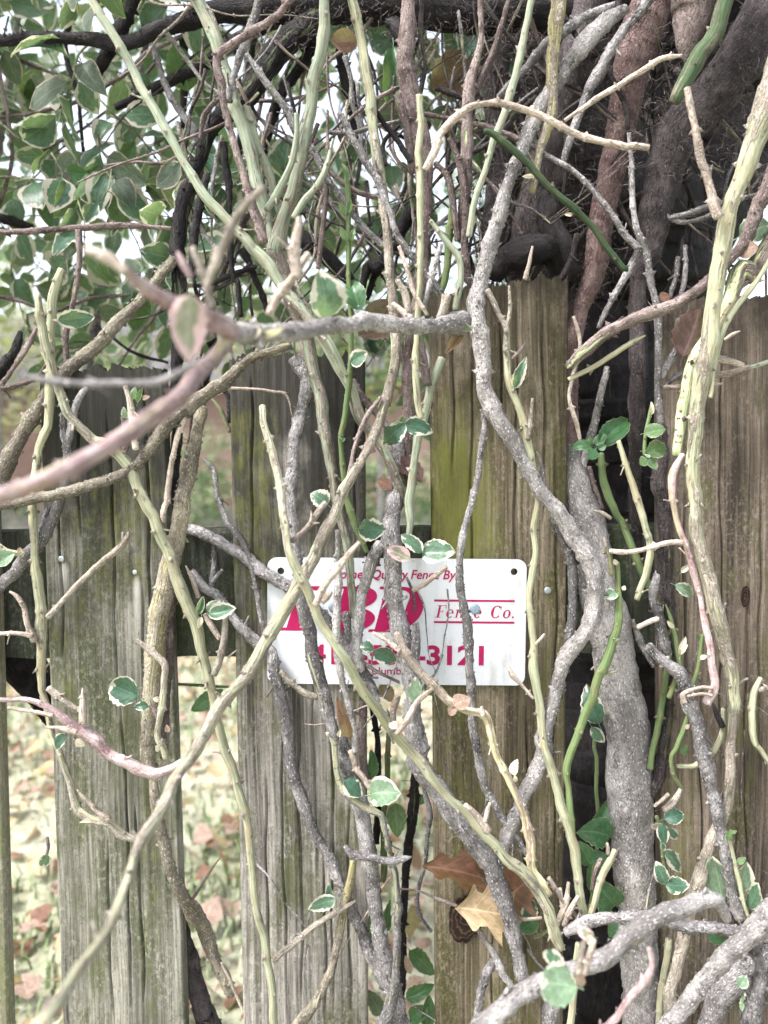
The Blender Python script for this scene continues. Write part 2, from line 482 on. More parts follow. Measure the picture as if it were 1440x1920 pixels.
def sweep(P, kind, rng, nseg=None, wart_scale=1.0, hairs=True, hair_scale=1.0):
    """P: rows x, y, z, r, g -> verts, faces, bk, g arrays of one stem"""
    kd = KIND[kind]
    rmax = P[:, 3].max()
    step = min(0.006, max(0.0018, rmax * 0.55))
    S = catmull(P, step)
    S[:, 3] = np.maximum(S[:, 3], 0.0003)
    n = len(S)
    ns = nseg or int(min(18, max(7, 6 + rmax * 700)))
    xyz = S[:, :3]
    # small lengthwise wander so that no stem is ruler straight
    seg = np.linalg.norm(np.diff(xyz, axis=0), axis=1)
    s = np.concatenate([[0], np.cumsum(seg)])
    total = s[-1]
    amp = np.minimum(0.12 * S[:, 3], .0009)
    fade = np.clip(np.minimum(s, total - s) / 0.02, 0, 1)
    kn = np.arange(0, total + .02, kd['node'] * .6)
    for ax in range(3):
        xyz[:, ax] += np.interp(s, kn + rng.uniform(-.3, .3, len(kn)) * kd['node'] * .6, rng.normal(0, .30, len(kn))) * np.minimum(S[:, 3], .0035) * fade
        w = sum(np.sin(s * f + rng.uniform(0, 6.3)) * a for f, a in ((rng.uniform(60, 90), .6), (rng.uniform(130, 200), .4), (rng.uniform(300, 400), .2)))
        xyz[:, ax] += w * amp * fade
    tan = np.gradient(xyz, axis=0)
    tan /= np.linalg.norm(tan, axis=1)[:, None] + 1e-12
    nrm = np.zeros((n, 3))
    ref = np.array([0, -1, 0.0]) if abs(tan[0][1]) < 0.9 else np.array([1.0, 0, 0])
    v = ref - tan[0] * ref.dot(tan[0])
    nrm[0] = v / np.linalg.norm(v)
    for i in range(1, n):
        v = nrm[i - 1] - tan[i] * nrm[i - 1].dot(tan[i])
        nrm[i] = v / (np.linalg.norm(v) + 1e-12)
    bin_ = np.cross(tan, nrm)
    th = np.arange(ns) / ns * 2 * np.pi
    # radius field
    R = np.repeat(S[:, 3][:, None], ns, 1)
    rough = kd['rough'] * (1 - 0.55 * S[:, 4]) * np.clip(.0065 / S[:, 3], .05 if rmax > .05 else .22, 1)
    f = np.zeros((n, ns))
    for _ in range(9):
        k = rng.integers(0, 5)
        fr = rng.uniform(40, 420)
        f += np.sin(s[:, None] * fr + k * th[None, :] + rng.uniform(0, 6.3)) * 0.33
    f += rng.normal(0, 0.75, (n, ns)) * 0.55
    low = sum(np.sin(s * fr + rng.uniform(0, 6.3)) for fr in (rng.uniform(40, 70), rng.uniform(90, 140), rng.uniform(18, 30)))
    tw0 = rng.uniform(0, 6.3)
    oval = np.cos(2 * (th[None, :] + tw0 + s[:, None] * rng.uniform(-12, 12)))
    R = R * (1 + f * rough[:, None]) * (1 + (.055 if rmax < .05 else .02) * low[:, None] * np.clip(.008 / S[:, 3], .3, 1)[:, None]) * (1 + rng.uniform(.03, .11) * oval)
    # joints with opposite bud scars
    nodes = []
    x = rng.uniform(0.2, 1) * kd['node']
    while x < total - 0.006:
        nodes.append(x)
        x += kd['node'] * rng.uniform(0.6, 1.5)
    for x in nodes:
        if rmax > .014: break
        wv = np.exp(-((s - x) / (0.0012 + 0.22 * rmax)) ** 2)
        R = R * (1 + kd['swell'] * rng.uniform(0.5, 1.3) * wv[:, None])
    cs, sn = np.cos(th), np.sin(th)
    V = xyz[:, None, :] + R[:, :, None] * (cs[None, :, None] * nrm[:, None, :] + sn[None, :, None] * bin_[:, None, :])
    bk = np.stack([R * cs[None, :], R * sn[None, :], np.repeat(s[:, None], ns, 1)], -1)
    bk = bk + np.array([rng.uniform(0, 9), rng.uniform(0, 9), rng.uniform(0, 9)])
    G = np.repeat(S[:, 4][:, None], ns, 1)
    V = V.reshape(-1, 3)
    bk = bk.reshape(-1, 3)
    G = G.reshape(-1)
    i = np.arange(n - 1)[:, None] * ns
    j = np.arange(ns)[None, :]
    j2 = (j + 1) % ns
    F = np.stack([i + j, i + j2, i + ns + j2, i + ns + j], -1).reshape(-1, 4).tolist()
    V = [V]
    BK = [bk]
    GG = [G]
    base = n * ns
    # slightly domed ends
    for e, ring in ((0, 0), (-1, (n - 1) * ns)):
        c = xyz[e] + tan[e] * (-1 if e == 0 else 1) * S[e, 3] * 0.35
        V.append(c[None])
        BK.append(bk[ring:ring + 1])
        GG.append(np.array([0.0]))
        for a in range(ns):
            b2 = (a + 1) % ns
            F.append([ring + b2, ring + a, base] if e == 0 else [ring + a, ring + b2, base])
        base += 1
    # warts, bud scars and rootlets: small pyramids and slivers on the surface
    add = []
    nw = int(min(1600, total * kd['wart'] * wart_scale * (.6 + min(2, rmax / .012))))
    for _ in range(nw):
        k = rng.integers(0, n)
        a = rng.uniform(0, 6.283)
        r = S[k, 3]
        add.append((k, a, rng.uniform(.0005, .0012) * min(1.6, .6 + r / .006), rng.uniform(.0004, .0015) * min(1.5, .5 + r / .006), 0))
    for x in nodes:
        k = int(np.searchsorted(s, x))
        k = min(k, n - 1)
        a0 = rng.uniform(0, 3.14)
        for a in (a0, a0 + 3.14):
            if S[k, 3] < .012:
                add.append((k, a, min(.0024, .0009 + S[k, 3] * .32), min(.0045, .0014 + S[k, 3] * .55), 0))
    for x in nodes:
        if rng.uniform() < kd.get('spur', 0):
            k = min(int(np.searchsorted(s, x)), n - 1)
            r = min(S[k, 3] * .32, .0016) * rng.uniform(.6, 1.1)
            a = rng.uniform(0, 6.283)
            o = np.cos(a) * nrm[k] + np.sin(a) * bin_[k]
            d = o + tan[k] * rng.choice([-1, 1]) * rng.uniform(.3, 1.2)
            d /= np.linalg.norm(d)
            Lp = rng.uniform(.003, .013)
            c = xyz[k] + o * S[k, 3] * .6
            b0 = base
            u = np.cross(d, tan[k]); u /= np.linalg.norm(u) + 1e-9
            v2 = np.cross(d, u)
            for f2, rr in ((0, 1.5), (.25, 1.0), (.7, .85), (.93, 1.0), (1.0, .55)):
                cc = c + d * (Lp * f2 + S[k, 3] * .4 * (f2 > 0)) + u * .12 * Lp * f2 * f2
                ring = np.array([cc + (np.cos(q_) * u + np.sin(q_) * v2) * r * rr for q_ in np.arange(5) * 1.2566])
                V.append(ring); BK.append(np.repeat(bk[min(k * ns, len(bk) - 1)][None], 5, 0) + rng.normal(0, .0008, (5, 3))); GG.append(np.full(5, S[k, 4] * (1 - f2)))
                base += 5
            for e in range(4):
                for q_ in range(5): F.append([b0 + e * 5 + q_, b0 + e * 5 + (q_ + 1) % 5, b0 + e * 5 + 5 + (q_ + 1) % 5, b0 + e * 5 + 5 + q_])
            F.append([b0 + 20 + q_ for q_ in range(5)])
    if hairs and kd['hair']:
        for _ in range(int(min(2600, total * kd['hair'] * hair_scale * (0.5 + rmax / .02)))):
            k = rng.integers(0, n)
            add.append((k, rng.uniform(0, 6.283), .0003, rng.uniform(.003, .012) * (1 + hair_scale * .15), 1))
    for k, a, w, h, hair in add:
        o = np.cos(a) * nrm[k] + np.sin(a) * bin_[k]
        sd_ = np.cross(tan[k], o)
        c = xyz[k] + o * S[k, 3] * 0.97
        tip = c + o * h + tan[k] * rng.normal(0, .5) * h + sd_ * rng.normal(0, .4) * h * (2 if hair else 1)
        bp = bk[min(k * ns, len(bk) - 1)]
        V.append(np.array([c + tan[k] * w * 1.3, c + sd_ * w, c - tan[k] * w * 1.3, c - sd_ * w, tip]))
        BK.append(np.array([bp + [0, 0, .0], bp + [.001, 0, 0], bp + [0, .001, 0], bp + [.001, .001, 0], bp + [.004, .003, .002]]))
        GG.append(np.full(5, S[k, 4] * 0.3))
        F += [[base, base + 1, base + 4], [base + 1, base + 2, base + 4], [base + 2, base + 3, base + 4], [base + 3, base, base + 4]]
        base += 5
    return np.vstack(V), F, np.vstack(BK), np.concatenate(GG)

SEED = [100]
def stem_mesh(name, rows, kind, parent, origin, **kw):
    SEED[0] += 1
    rng = np.random.default_rng(SEED[0])
    P = rows_to_3d(rows)
    V, F, bk, G = sweep(P, kind, rng, **kw)
    V = V - np.array(origin)
    return mesh_obj(name, V, F, MATS[kind], parent, {'bk': ('FLOAT_VECTOR', bk), 'g': ('FLOAT', G)},
                    loc=(origin if parent is None else None))

# ---------------------------------------------------------------- leaves
def leaf_proto(seed, ns=9, nt=6, cren=0.05, fold=0.22, curl=0.25, shape='ovate', stalk=True):
    """unit leaf along +X, width 0.72, upper face +Z"""
    rng = np.random.default_rng(seed)
    V, UV = [], []
    ph = rng.uniform(0, 6.3)
    for i in range(ns + 1):
        s = i / ns
        if shape == 'ovate': w = 0.36 * (math.sin(math.pi * min(1, s ** 0.78)) ** 0.72) * (1 if s < 1 else 0)
        elif shape == 'round': w = 0.40 * (math.sin(math.pi * s) ** 0.5)
        else: w = 0.36 * (math.sin(math.pi * s ** 0.9) ** 1.0)
        for j in range(nt + 1):
            t = j / nt * 2 - 1
            ww = w * (1 + cren * math.sin(s * 38 + ph + (1 if t > 0 else 0)) * (abs(t) ** 3))
            y = t * ww
            z = fold * abs(y) - curl * (s - 0.35) ** 2 * 0.8 + 0.03 * math.sin(s * 7 + ph + 2 * t) * abs(t)
            if abs(t) > .99: z += 0.02 * math.sin(s * 24 + ph)
            V.append((s, y, z))
            UV.append((s, j / nt))
    F = []
    for i in range(ns):
        for j in range(nt):
            a = i * (nt + 1) + j
            F.append([a, a + nt + 1, a + nt + 2, a + 1])
    # twist, side bend and a short stalk
    tw, sb = rng.normal(0, .25), rng.normal(0, .10)
    V = [(x, y * math.cos(tw * x) - z * math.sin(tw * x) + sb * x * x, z * math.cos(tw * x) + y * math.sin(tw * x)) for x, y, z in V]
    if stalk:
        b = len(V)
        z0 = V[nt // 2][2]
        for x, w, dz in ((-.20, .020, -.05), (-.08, .013, -.01), (.03, .012, .0)):
            V += [(x, -w, z0 + dz), (x, w, z0 + dz), (x, 0, z0 + dz + w * 1.5)]
            UV += [(.02, .5)] * 3
        for i in range(2):
            for j in range(3): F.append([b + 3 * i + j, b + 3 * i + 3 + j, b + 3 * i + 3 + (j + 1) % 3, b + 3 * i + (j + 1) % 3])
    return np.array(V), F, UV

PROTO = {}
def proto_mesh(mat, k, shape='ovate', fine=True):
    key = (mat, k, shape, fine)
    if key not in PROTO:
        V, F, UV = leaf_proto(k * 7 + 3, 12 if fine else 6, 8 if fine else 4, 0.07, 0.08 + 0.20 * (k % 3), (-.25, .3, .8, .5, .1)[k % 5], shape)
        o = mesh_obj('leaf', V, F, LEAF[mat], None, {'seed': ('FLOAT', np.full(len(V), (k * .37 + len(PROTO) * .61) % 1))}, uv=UV)
        me = o.data
        bpy.data.objects.remove(o)
        PROTO[key] = me
    return PROTO[key]

def leaf_at(base, tip, width, mat, parent, origin, rng, shape='ovate', name='leaf', fine=True, facing=None, k=None):
    x = tip - base
    L = x.length
    x = x / L
    n = facing if facing is not None else ((CAM - base).normalized() + Vector((rng.normal(0, .25), rng.normal(0, .2), rng.normal(.2, .25)))).normalized()
    y = n.cross(x).normalized()
    z = x.cross(y)
    o = bpy.data.objects.new(name, proto_mesh(mat, int(rng.integers(0, 9)) if k is None else k, shape, fine))
    M = Matrix.Identity(4)
    for i in range(3):
        M[i][0], M[i][1], M[i][2] = x[i] * L, y[i] * width / 0.72, z[i] * L
    M.translation = base - Vector(origin)
    o.matrix_basis = M
    return link(o, parent)

def leaf_spec(txt, parent, origin):
    """'E 825,930 975,950 105 .09 v [round]': base, tip, width in tile px, distance, material"""
    a = txt.split()
    ox, oy = TILES[a[0]]
    b = [float(v) for v in a[1].split(',')]
    t = [float(v) for v in a[2].split(',')]
    off = float(a[4])
    SEED[0] += 1
    rng = np.random.default_rng(SEED[0])
    dz = rng.normal(0, .25) * math.hypot(t[0] - b[0], t[1] - b[1]) * K * mpp(off)
    B = at(ox + b[0] * K, oy + b[1] * K, off)
    T = at(ox + t[0] * K, oy + t[1] * K, off + dz)
    nm = {'d': 'dead_leaf', 'u': 'dead_leaf', 'k': 'dead_leaf', 'c': 'bud_scale'}.get(a[5], 'leaf')
    return leaf_at(B, T, float(a[3]) * K * mpp(off), a[5], parent, origin, rng, a[6] if len(a) > 6 else 'ovate', nm)

def vine(name, label, kind, spec, twigs=(), leaves=(), cat='vine', group='stems tangled over the fence', off=None, g=None, **kw):
    """one plant stem with its side twigs and leaves as parts"""
    rows = extend(parse(spec, off, g))
    if cat in ('stem', 'trunk', 'root'): cat = 'vine'
    if name not in ('old_tree', 'hairy_log', 'foreground_branch'):
        name = {'twig': 'dry_twig', 'branch': 'woody_branch', 'shoot': 'green_shoot', 'log': 'log', 'needle': 'pine_needle'}.get(cat) or ('green_vine' if kind in ('green', 'mint', 'shoot') else 'woody_vine')
        if name == 'dry_twig' and kind in ('green', 'mint', 'shoot'): name = 'green_twig'
    low = max(rows, key=lambda r: r[1])
    origin = at(low[0], low[1], low[3])
    if not twigs and not leaves:
        o = stem_mesh(name, rows, kind, None, origin, **kw)
        return tag(o, label, cat, group)
    root = empty(name, origin)
    tag(root, label, cat, group)
    stem_mesh('stem', rows, kind, root, origin, **kw)
    for t in twigs:
        nm, kd, sp = t[0], t[1], t[2]
        stem_mesh(nm, extend(parse(sp, rows[0][3] if len(t) < 4 else t[3], g)), kd, root, origin)
    for lf in leaves: leaf_spec(lf, root, origin)
    return root

# ================================================================ SETTING
def quad_cloud(name, pts, size, mat, parent, rng, loc=(0, 0, 0), kind=None, up=0.4):
    """many small leaf faces around the given points, as one part"""
    n = len(pts)
    a = rng.normal(0, 1, (n, 3))
    a[:, 2] *= up
    a /= np.linalg.norm(a, axis=1)[:, None]
    b = rng.normal(0, 1, (n, 3))
    b -= a * (a * b).sum(1)[:, None]
    b /= np.linalg.norm(b, axis=1)[:, None]
    s = size * rng.uniform(.6, 1.3, n)[:, None]
    V = np.stack([pts - a * s, pts + b * s * .45, pts + a * s, pts - b * s * .45], 1).reshape(-1, 3)
    F = (np.arange(n)[:, None] * 4 + np.arange(4)[None]).tolist()
    UV = np.tile(np.array([[0, .5], [.5, 1], [1, .5], [.5, 0]]), (n, 1))
    o = mesh_obj(name, V, F, mat, parent, {'seed': ('FLOAT', np.repeat(rng.uniform(0, 1, n), 4))}, smooth=False, uv=UV, loc=loc)
    if kind: o['kind'] = kind
    return o

# ---- ground
gm, gnt, gb = new_mat('lawn_soil')
q = NB(gnt)
tc = q.n('ShaderNodeTexCoord').outputs['Object']
n1 = q.noise(tc, 1.3, 5, 0.6)
n2 = q.noise(tc, 22, 4, 0.7)
c = q.ramp(n1, [(0.35, (0.25, 0.27, 0.18)), (0.5, (0.31, 0.315, 0.235)), (0.66, (0.36, 0.345, 0.285))])
q.link(q.mix(q.ramp(n2, [(0.35, 0.6), (0.6, 0.0)]), c, (0.17, 0.14, 0.085)), gb.inputs['Base Color'])
q.link(q.bump(n2, 0.6, 0.02), gb.inputs['Normal'])
V, F = [], []
xs = np.concatenate([[-200, -60, -20], np.linspace(-6, 6, 41), [20, 60, 200]])
ys = np.concatenate([[-200, -40, -8], np.linspace(-3, 9, 41), [14, 16.4, 30, 60, 220]])
for yy in ys:
    for xx in xs:
        near = abs(xx) < 6 and -3 < yy < 9
        V.append((xx, yy, 0.018 * math.sin(xx * 3.1 + yy * 1.7) * math.sin(yy * 2.3 - xx) if near else 0.0))
nx = len(xs)
for j in range(len(ys) - 1):
    for i in range(nx - 1):
        a = j * nx + i
        F.append([a, a + 1, a + nx + 1, a + nx])
tag(mesh_obj('ground', V, F, gm), 'pale winter lawn reaching from the fence back to the house', kind='structure')

rng = np.random.default_rng(11)
# ---- grass blades
grm, gnt, gb = new_mat('grass_blade')
q = NB(gnt)
c = q.ramp(q.attr('seed'), [(0.0, (0.12, 0.18, 0.07)), (0.35, (0.20, 0.245, 0.14)), (0.6, (0.33, 0.325, 0.235)), (1.0, (0.42, 0.395, 0.32))])
q.link(c, gb.inputs['Base Color'])
def grass(n, x0, x1, y0, y1):
    x = rng.uniform(x0, x1, n); y = y0 + (y1 - y0) * rng.uniform(0, 1, n) ** 1.35
    clump = np.sin(x * 5.3 + 1) * np.sin(y * 4.1 + x) + np.sin(x * 2.1 - y * 3.3)
    keep = rng.uniform(-2.4, 1.6, n) < clump
    x, y, clump = x[keep], y[keep], clump[keep]; n = len(x)
    h = rng.uniform(.02, .075, n); w = rng.uniform(.0018, .0035, n) * (1 + y * .25)
    a = rng.uniform(0, 6.28, n); l = rng.uniform(0.1, 1.0, n) * h
    d = np.stack([np.cos(a), np.sin(a), 0 * a], 1); sdv = np.stack([-np.sin(a), np.cos(a), 0 * a], 1)
    b = np.stack([x, y, 0 * x], 1)
    up = np.array([0, 0, 1.0])
    m_ = b + d * (l * .35)[:, None] + up * (h * .65)[:, None]
    t = b + d * l[:, None] + up * h[:, None]
    V = np.stack([b - sdv * w[:, None], b + sdv * w[:, None], m_ + sdv * w[:, None] * .8, m_ - sdv * w[:, None] * .8, t], 1).reshape(-1, 3)
    k = np.arange(n) * 5
    F = np.stack([k, k + 1, k + 2, k + 3], 1).tolist() + np.stack([k + 3, k + 2, k + 4], 1).tolist()
    seed = np.clip(rng.uniform(0, .85, n) - clump * .25, 0, 1)
    return V, F, np.repeat(seed, 5)
V, F, sd_ = grass(90000, -5.0, 2.2, 0.15, 8.5)
tag(mesh_obj('grass', V, F, grm, None, {'seed': ('FLOAT', sd_)}, smooth=False), 'thin short lawn grass behind the fence', 'grass', kind='stuff')

# ---- fallen leaves on the lawn
def litter(n, x0, x1, y0, y1, pw):
    Vs, Fs, UVs, Ss, Ms = [], [], [], [], []
    base = 0
    for i in range(n):
        P, F, UV = leaf_proto(int(rng.integers(0, 1e6)), 5, 4, 0.3 if rng.uniform() < .5 else .1, rng.uniform(-.3, .8), rng.uniform(-1.2, 1.6), stalk=False)
        L = rng.uniform(.035, .085)
        P = P * [L, L * rng.uniform(.7, 1.2), L]
        ax = rng.uniform(0, 6.28); tilt = rng.normal(0, .45); tl2 = rng.normal(0, .45)
        M = (Matrix.Rotation(ax, 3, 'Z') @ Matrix.Rotation(tilt, 3, 'X') @ Matrix.Rotation(tl2, 3, 'Y'))
        P = P @ np.array(M).T
        y = y0 + (y1 - y0) * rng.uniform() ** pw
        P += [rng.uniform(x0, x1), y, rng.uniform(.005, .05) - min(0, P[:, 2].min())]
        Vs.append(P); Fs += [[v + base for v in f] for f in F]; UVs += UV
        Ss.append(np.full(len(P), rng.uniform())); Ms += [int(rng.choice([0, 0, 0, 1, 2]))] * len(F)
        base += len(P)
    return np.vstack(Vs), Fs, UVs, np.concatenate(Ss), Ms
V, F, UV, S, Ms = litter(4200, -2.6, 1.4, 0.12, 5.5, 2.1)
lo = mesh_obj('leaf_litter', V, F, LEAF['k'], None, {'seed': ('FLOAT', S)}, uv=UV)
for c in 'dt': lo.data.materials.append(LEAF[c])
lo.data.polygons.foreach_set('material_index', Ms)
tag(lo, 'pinkish brown fallen leaves scattered over the lawn', 'leaf litter', kind='stuff')

# ---- fallen stick on the lawn
def ground_stick(x, y, L, a, r, label):
    pts = np.array([[x + math.cos(a) * t, y + math.sin(a) * t, .035 + .02 * math.sin(t * 9), r * (1 - .3 * t / L), 0] for t in np.linspace(0, L, 6)])
    V, F, bk, G = sweep(pts, 'tan', np.random.default_rng(5))
    tag(mesh_obj('fallen_stick', V - pts[0][:3], F, MATS['tan'], None, {'bk': ('FLOAT_VECTOR', bk), 'g': ('FLOAT', G)}, loc=pts[0][:3]), label, 'stick')
p0 = at(-60, 1478, -1.55)
ground_stick(p0.x, 1.55, .16, .0, .008, 'pale stick lying on the lawn at the far left')

# ---- brick house
bm, bnt, bb = new_mat('brick_wall')
q = NB(bnt)
tc = q.n('ShaderNodeTexCoord').outputs['Object']
x, y, z = q.sep(tc)
br = q.n('ShaderNodeTexBrick')
q.link(q.comb(x, z, 0), br.inputs['Vector'])
br.inputs['Color1'].default_value = (0.17, 0.085, 0.07, 1)
br.inputs['Color2'].default_value = (0.23, 0.125, 0.105, 1)
br.inputs['Mortar'].default_value = (0.28, 0.24, 0.22, 1)
br.inputs['Scale'].default_value = 1.0
br.inputs['Brick Width'].default_value = 0.215
br.inputs['Row Height'].default_value = 0.075
br.inputs['Mortar Size'].default_value = 0.006
q.link(q.mix(q.noise(tc, 3, 3), br.outputs['Color'], (0.20, 0.14, 0.12)), bb.inputs['Base Color'])
q.link(q.bump(br.outputs['Fac'], -0.5, 0.01), bb.inputs['Normal'])
def boxVF(x0, x1, y0, y1, z0, z1):
    V = [(x, y, z) for z in (z0, z1) for y in (y0, y1) for x in (x0, x1)]
    F = [[0, 2, 3, 1], [4, 5, 7, 6], [0, 1, 5, 4], [2, 6, 7, 3], [1, 3, 7, 5], [0, 4, 6, 2]]
    return V, F
HY = 16.4
house = empty('brick_house', (-6, HY, 0))
tag(house, 'pink brick house with grey roof beyond the lawn', 'house')
def hpart(name, b, mat, parent=house):
    V, F = boxVF(*b)
    V = [(x + 6, y - HY, zz) for x, y, zz in V]
    return mesh_obj(name, V, F, mat, parent, smooth=False)
WOODW = plain('white_trim', (0.75, 0.75, 0.72), 0.6)
GLASS = plain('dark_pane', (0.05, 0.06, 0.07), 0.08)
CONC = plain('concrete_base', (0.20, 0.19, 0.185), 0.9, 0, .15, 4)
hpart('wall', (-16, 4.2, HY, HY + 8, 0.45, 3.25), bm)
hpart('foundation', (-16.05, 4.25, HY - .05, HY + 8.05, 0, 0.45), CONC)
for wx in (-11.2, -6.4, 2.1):
    fr = hpart('window', (wx - .62, wx + .62, HY - .06, HY - .003, 1.15, 2.65), WOODW)
    hpart('pane', (wx - .52, wx - .03, HY - .075, HY - .063, 1.25, 2.55), GLASS, fr)
    hpart('pane', (wx + .03, wx + .52, HY - .075, HY - .063, 1.25, 2.55), GLASS, fr)
dr = hpart('door', (-3.05, -2.05, HY - .07, HY - .003, .46, 2.6), plain('door_paint', (0.55, 0.53, 0.46), 0.5))
hpart('handle', (-2.22, -2.16, HY - .11, HY - .073, 1.45, 1.55), plain('door_metal', (0.3, 0.3, 0.3), 0.3, 1.0), dr)
hpart('gutter', (-16.4, 4.6, HY - .42, HY - .32, 3.12, 3.24), CONC)
V = [(-16.4, HY - .4, 3.26), (4.6, HY - .4, 3.26), (4.6, HY + 8.4, 3.26), (-16.4, HY + 8.4, 3.26), (-12.2, HY + 4, 5.5), (.4, HY + 4, 5.5)]
F = [[0, 1, 5, 4], [1, 2, 5], [2, 3, 4, 5], [3, 0, 4], [3, 2, 1, 0]]
mesh_obj('roof', [(x + 6, y - HY, zz) for x, y, zz in V], F, plain('roof_shingle', (0.09, 0.085, 0.085), 0.95, 0, .3, 9), house, smooth=False)

def bush(name, label, x, y, w, h, n, mats, cat='shrub', group=None, trunk=0.0, leaf=.06):
    r = np.random.default_rng(int(abs(x * 100 + y * 17)) + 3)
    root = empty(name, (x, y, 0))
    tag(root, label, cat, group)
    k = max(5, int(n / 160))
    cen = r.normal(0, 1, (k, 3)); cen /= np.linalg.norm(cen, axis=1)[:, None]
    cen *= r.uniform(.25, 1, k)[:, None] ** .5
    pts = cen[r.integers(0, k, n)] + r.normal(0, .19, (n, 3))
    pts = pts * [w / 2, w / 2, h / 2] + [0, 0, trunk + h / 2]
    pts = pts[pts[:, 2] > .02]
    c1 = quad_cloud('crown', pts, leaf, mats[0], root, r)
    if len(mats) > 1:
        c1.data.materials.append(mats[1])
        c1.data.polygons.foreach_set('material_index', r.integers(0, 2, len(pts)).tolist())
    P = [np.array([[0, 0, 0, .06 * max(.3, w / 3), 0], [w * .01, 0, trunk + h * .3, .05 * max(.3, w / 3), 0], [-w * .02, .02, trunk + h * .75, .015, 0]])]
    for c in cen[:7]:
        e = c * [w / 2, w / 2, h / 2] + [0, 0, trunk + h / 2]
        P.append(np.array([[0, 0, trunk + h * .12, .03 * max(.3, w / 3), 0], [e[0] * .5, e[1] * .5, (trunk + h * .12 + e[2]) * .52, .02 * max(.3, w / 3), 0], [e[0], e[1], e[2], .006, 0]]))
    for i, p in enumerate(P):
        V, F, bk, G = sweep(p, 'gray', r, nseg=7, wart_scale=0, hairs=False)
        mesh_obj('trunk' if i == 0 else 'limb', V, F, MATS['gray'], root, {'bk': ('FLOAT_VECTOR', bk), 'g': ('FLOAT', G)})
    return root
def simple_leaf(name, a, b):
    m, nt, bs = new_mat(name)
    qq = NB(nt)
    c = qq.ramp(qq.attr('seed'), [(0, a), (1, b)])
    qq.link(c, bs.inputs['Base Color'])
    tr = qq.n('ShaderNodeBsdfTranslucent'); qq.link(c, tr.inputs[0])
    ms = qq.n('ShaderNodeMixShader'); ms.inputs[0].default_value = .4
    qq.link(bs.outputs[0], ms.inputs[1]); qq.link(tr.outputs[0], ms.inputs[2])
    qq.link(ms.outputs[0], nt.nodes['Material Output'].inputs[0])
    return m
LG1 = simple_leaf('far_foliage_green', (0.06, 0.13, 0.05), (0.12, 0.22, 0.09))
LG2 = simple_leaf('far_foliage_yellow', (0.20, 0.24, 0.07), (0.34, 0.36, 0.16))
LG3 = simple_leaf('far_foliage_pale', (0.22, 0.24, 0.15), (0.36, 0.36, 0.24))
for x, w, h, lb in ((-12.5, 2.2, 1.3, 'clipped green shrub far left along the brick house'), (-8.9, 1.7, 1.6, 'green shrub under the left half of the brick house'),
                    (-3.9, 1.5, 1.55, 'round green shrub left of the house door'), (-0.6, 1.5, 1.2, 'low green shrub right of the house door'),
                    (1.9, 1.6, 1.5, 'green shrub at the right end of the brick house')):
    bush('foundation_shrub', lb, x, HY - 1.5, w * 1.7, h * 1.25, 2600, [LG1, LG3], 'shrub', 'shrubs along the house wall', 0, .07)
for x, y, w, h, t, n, mats, lb in (
        (-8.6, 14.0, 4.6, 5.0, 1.9, 2600, [LG2, LG3], 'yellow green tree on the lawn behind the upper left foliage'),
        (-14.5, 27.0, 8.0, 9.0, 3.0, 2600, [LG3, LG1], 'tall pale tree far behind the house on the left'),
        (-4.4, 8.0, 2.0, 2.0, 1.75, 1300, [LG3, LG2], 'small pale crowned tree beyond the left edge of the fence'),
        (-2.8, 8.4, 1.8, 1.7, 1.75, 1300, [LG2, LG1], 'small yellow green tree beyond the left picket'),
        (-1.25, 7.7, 1.7, 1.9, 1.70, 1300, [LG2, LG3], 'small yellow green tree beyond the second picket'),
        (-0.05, 8.2, 1.5, 1.8, 1.75, 1300, [LG1, LG2], 'small green tree beyond the middle gap'),
        (3.2, 25.0, 9.0, 9.0, 3.0, 2600, [LG1, LG3], 'broad grey green tree far behind the house on the right')):
    bush('lawn_tree', lb, x, y, w, h, n, mats, 'tree', 'trees beyond the lawn', t, .05 if y < 10 else .085 if y < 20 else .13)

# ================================================================ FENCE
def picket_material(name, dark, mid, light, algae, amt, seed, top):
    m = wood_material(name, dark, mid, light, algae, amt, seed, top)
    nt = m.node_tree
    q = NB(nt)
    b = nt.nodes['Principled BSDF']
    col = b.inputs['Base Color'].links[0].from_socket
    tc = q.n('ShaderNodeTexCoord').outputs['Object']
    n = q.noise(q.mapping(tc, (1, 1, .35)), 90, 5, .72)
    mo = q.ramp(q.math('ADD', q.attr('moss'), q.math('MULTIPLY', q.math('SUBTRACT', n, .5), 1.5)), [(.28, 0.0), (.85, .85)])
    col = q.mix(mo, col, q.mix(n, (0.055, 0.062, 0.012), (0.19, 0.195, 0.045)))
    st = q.ramp(q.math('ADD', q.attr('stain'), q.math('MULTIPLY', q.math('SUBTRACT', n, .5), .7)), [(.3, 0.0), (.9, .7)])
    col = q.mix(st, col, (0.50, 0.48, 0.44))
    q.link(col, b.inputs['Base Color'])
    return m

fence = empty('picket_fence', (0, 0, 0))
tag(fence, 'weathered grey wooden picket fence overgrown with vines', 'fence')
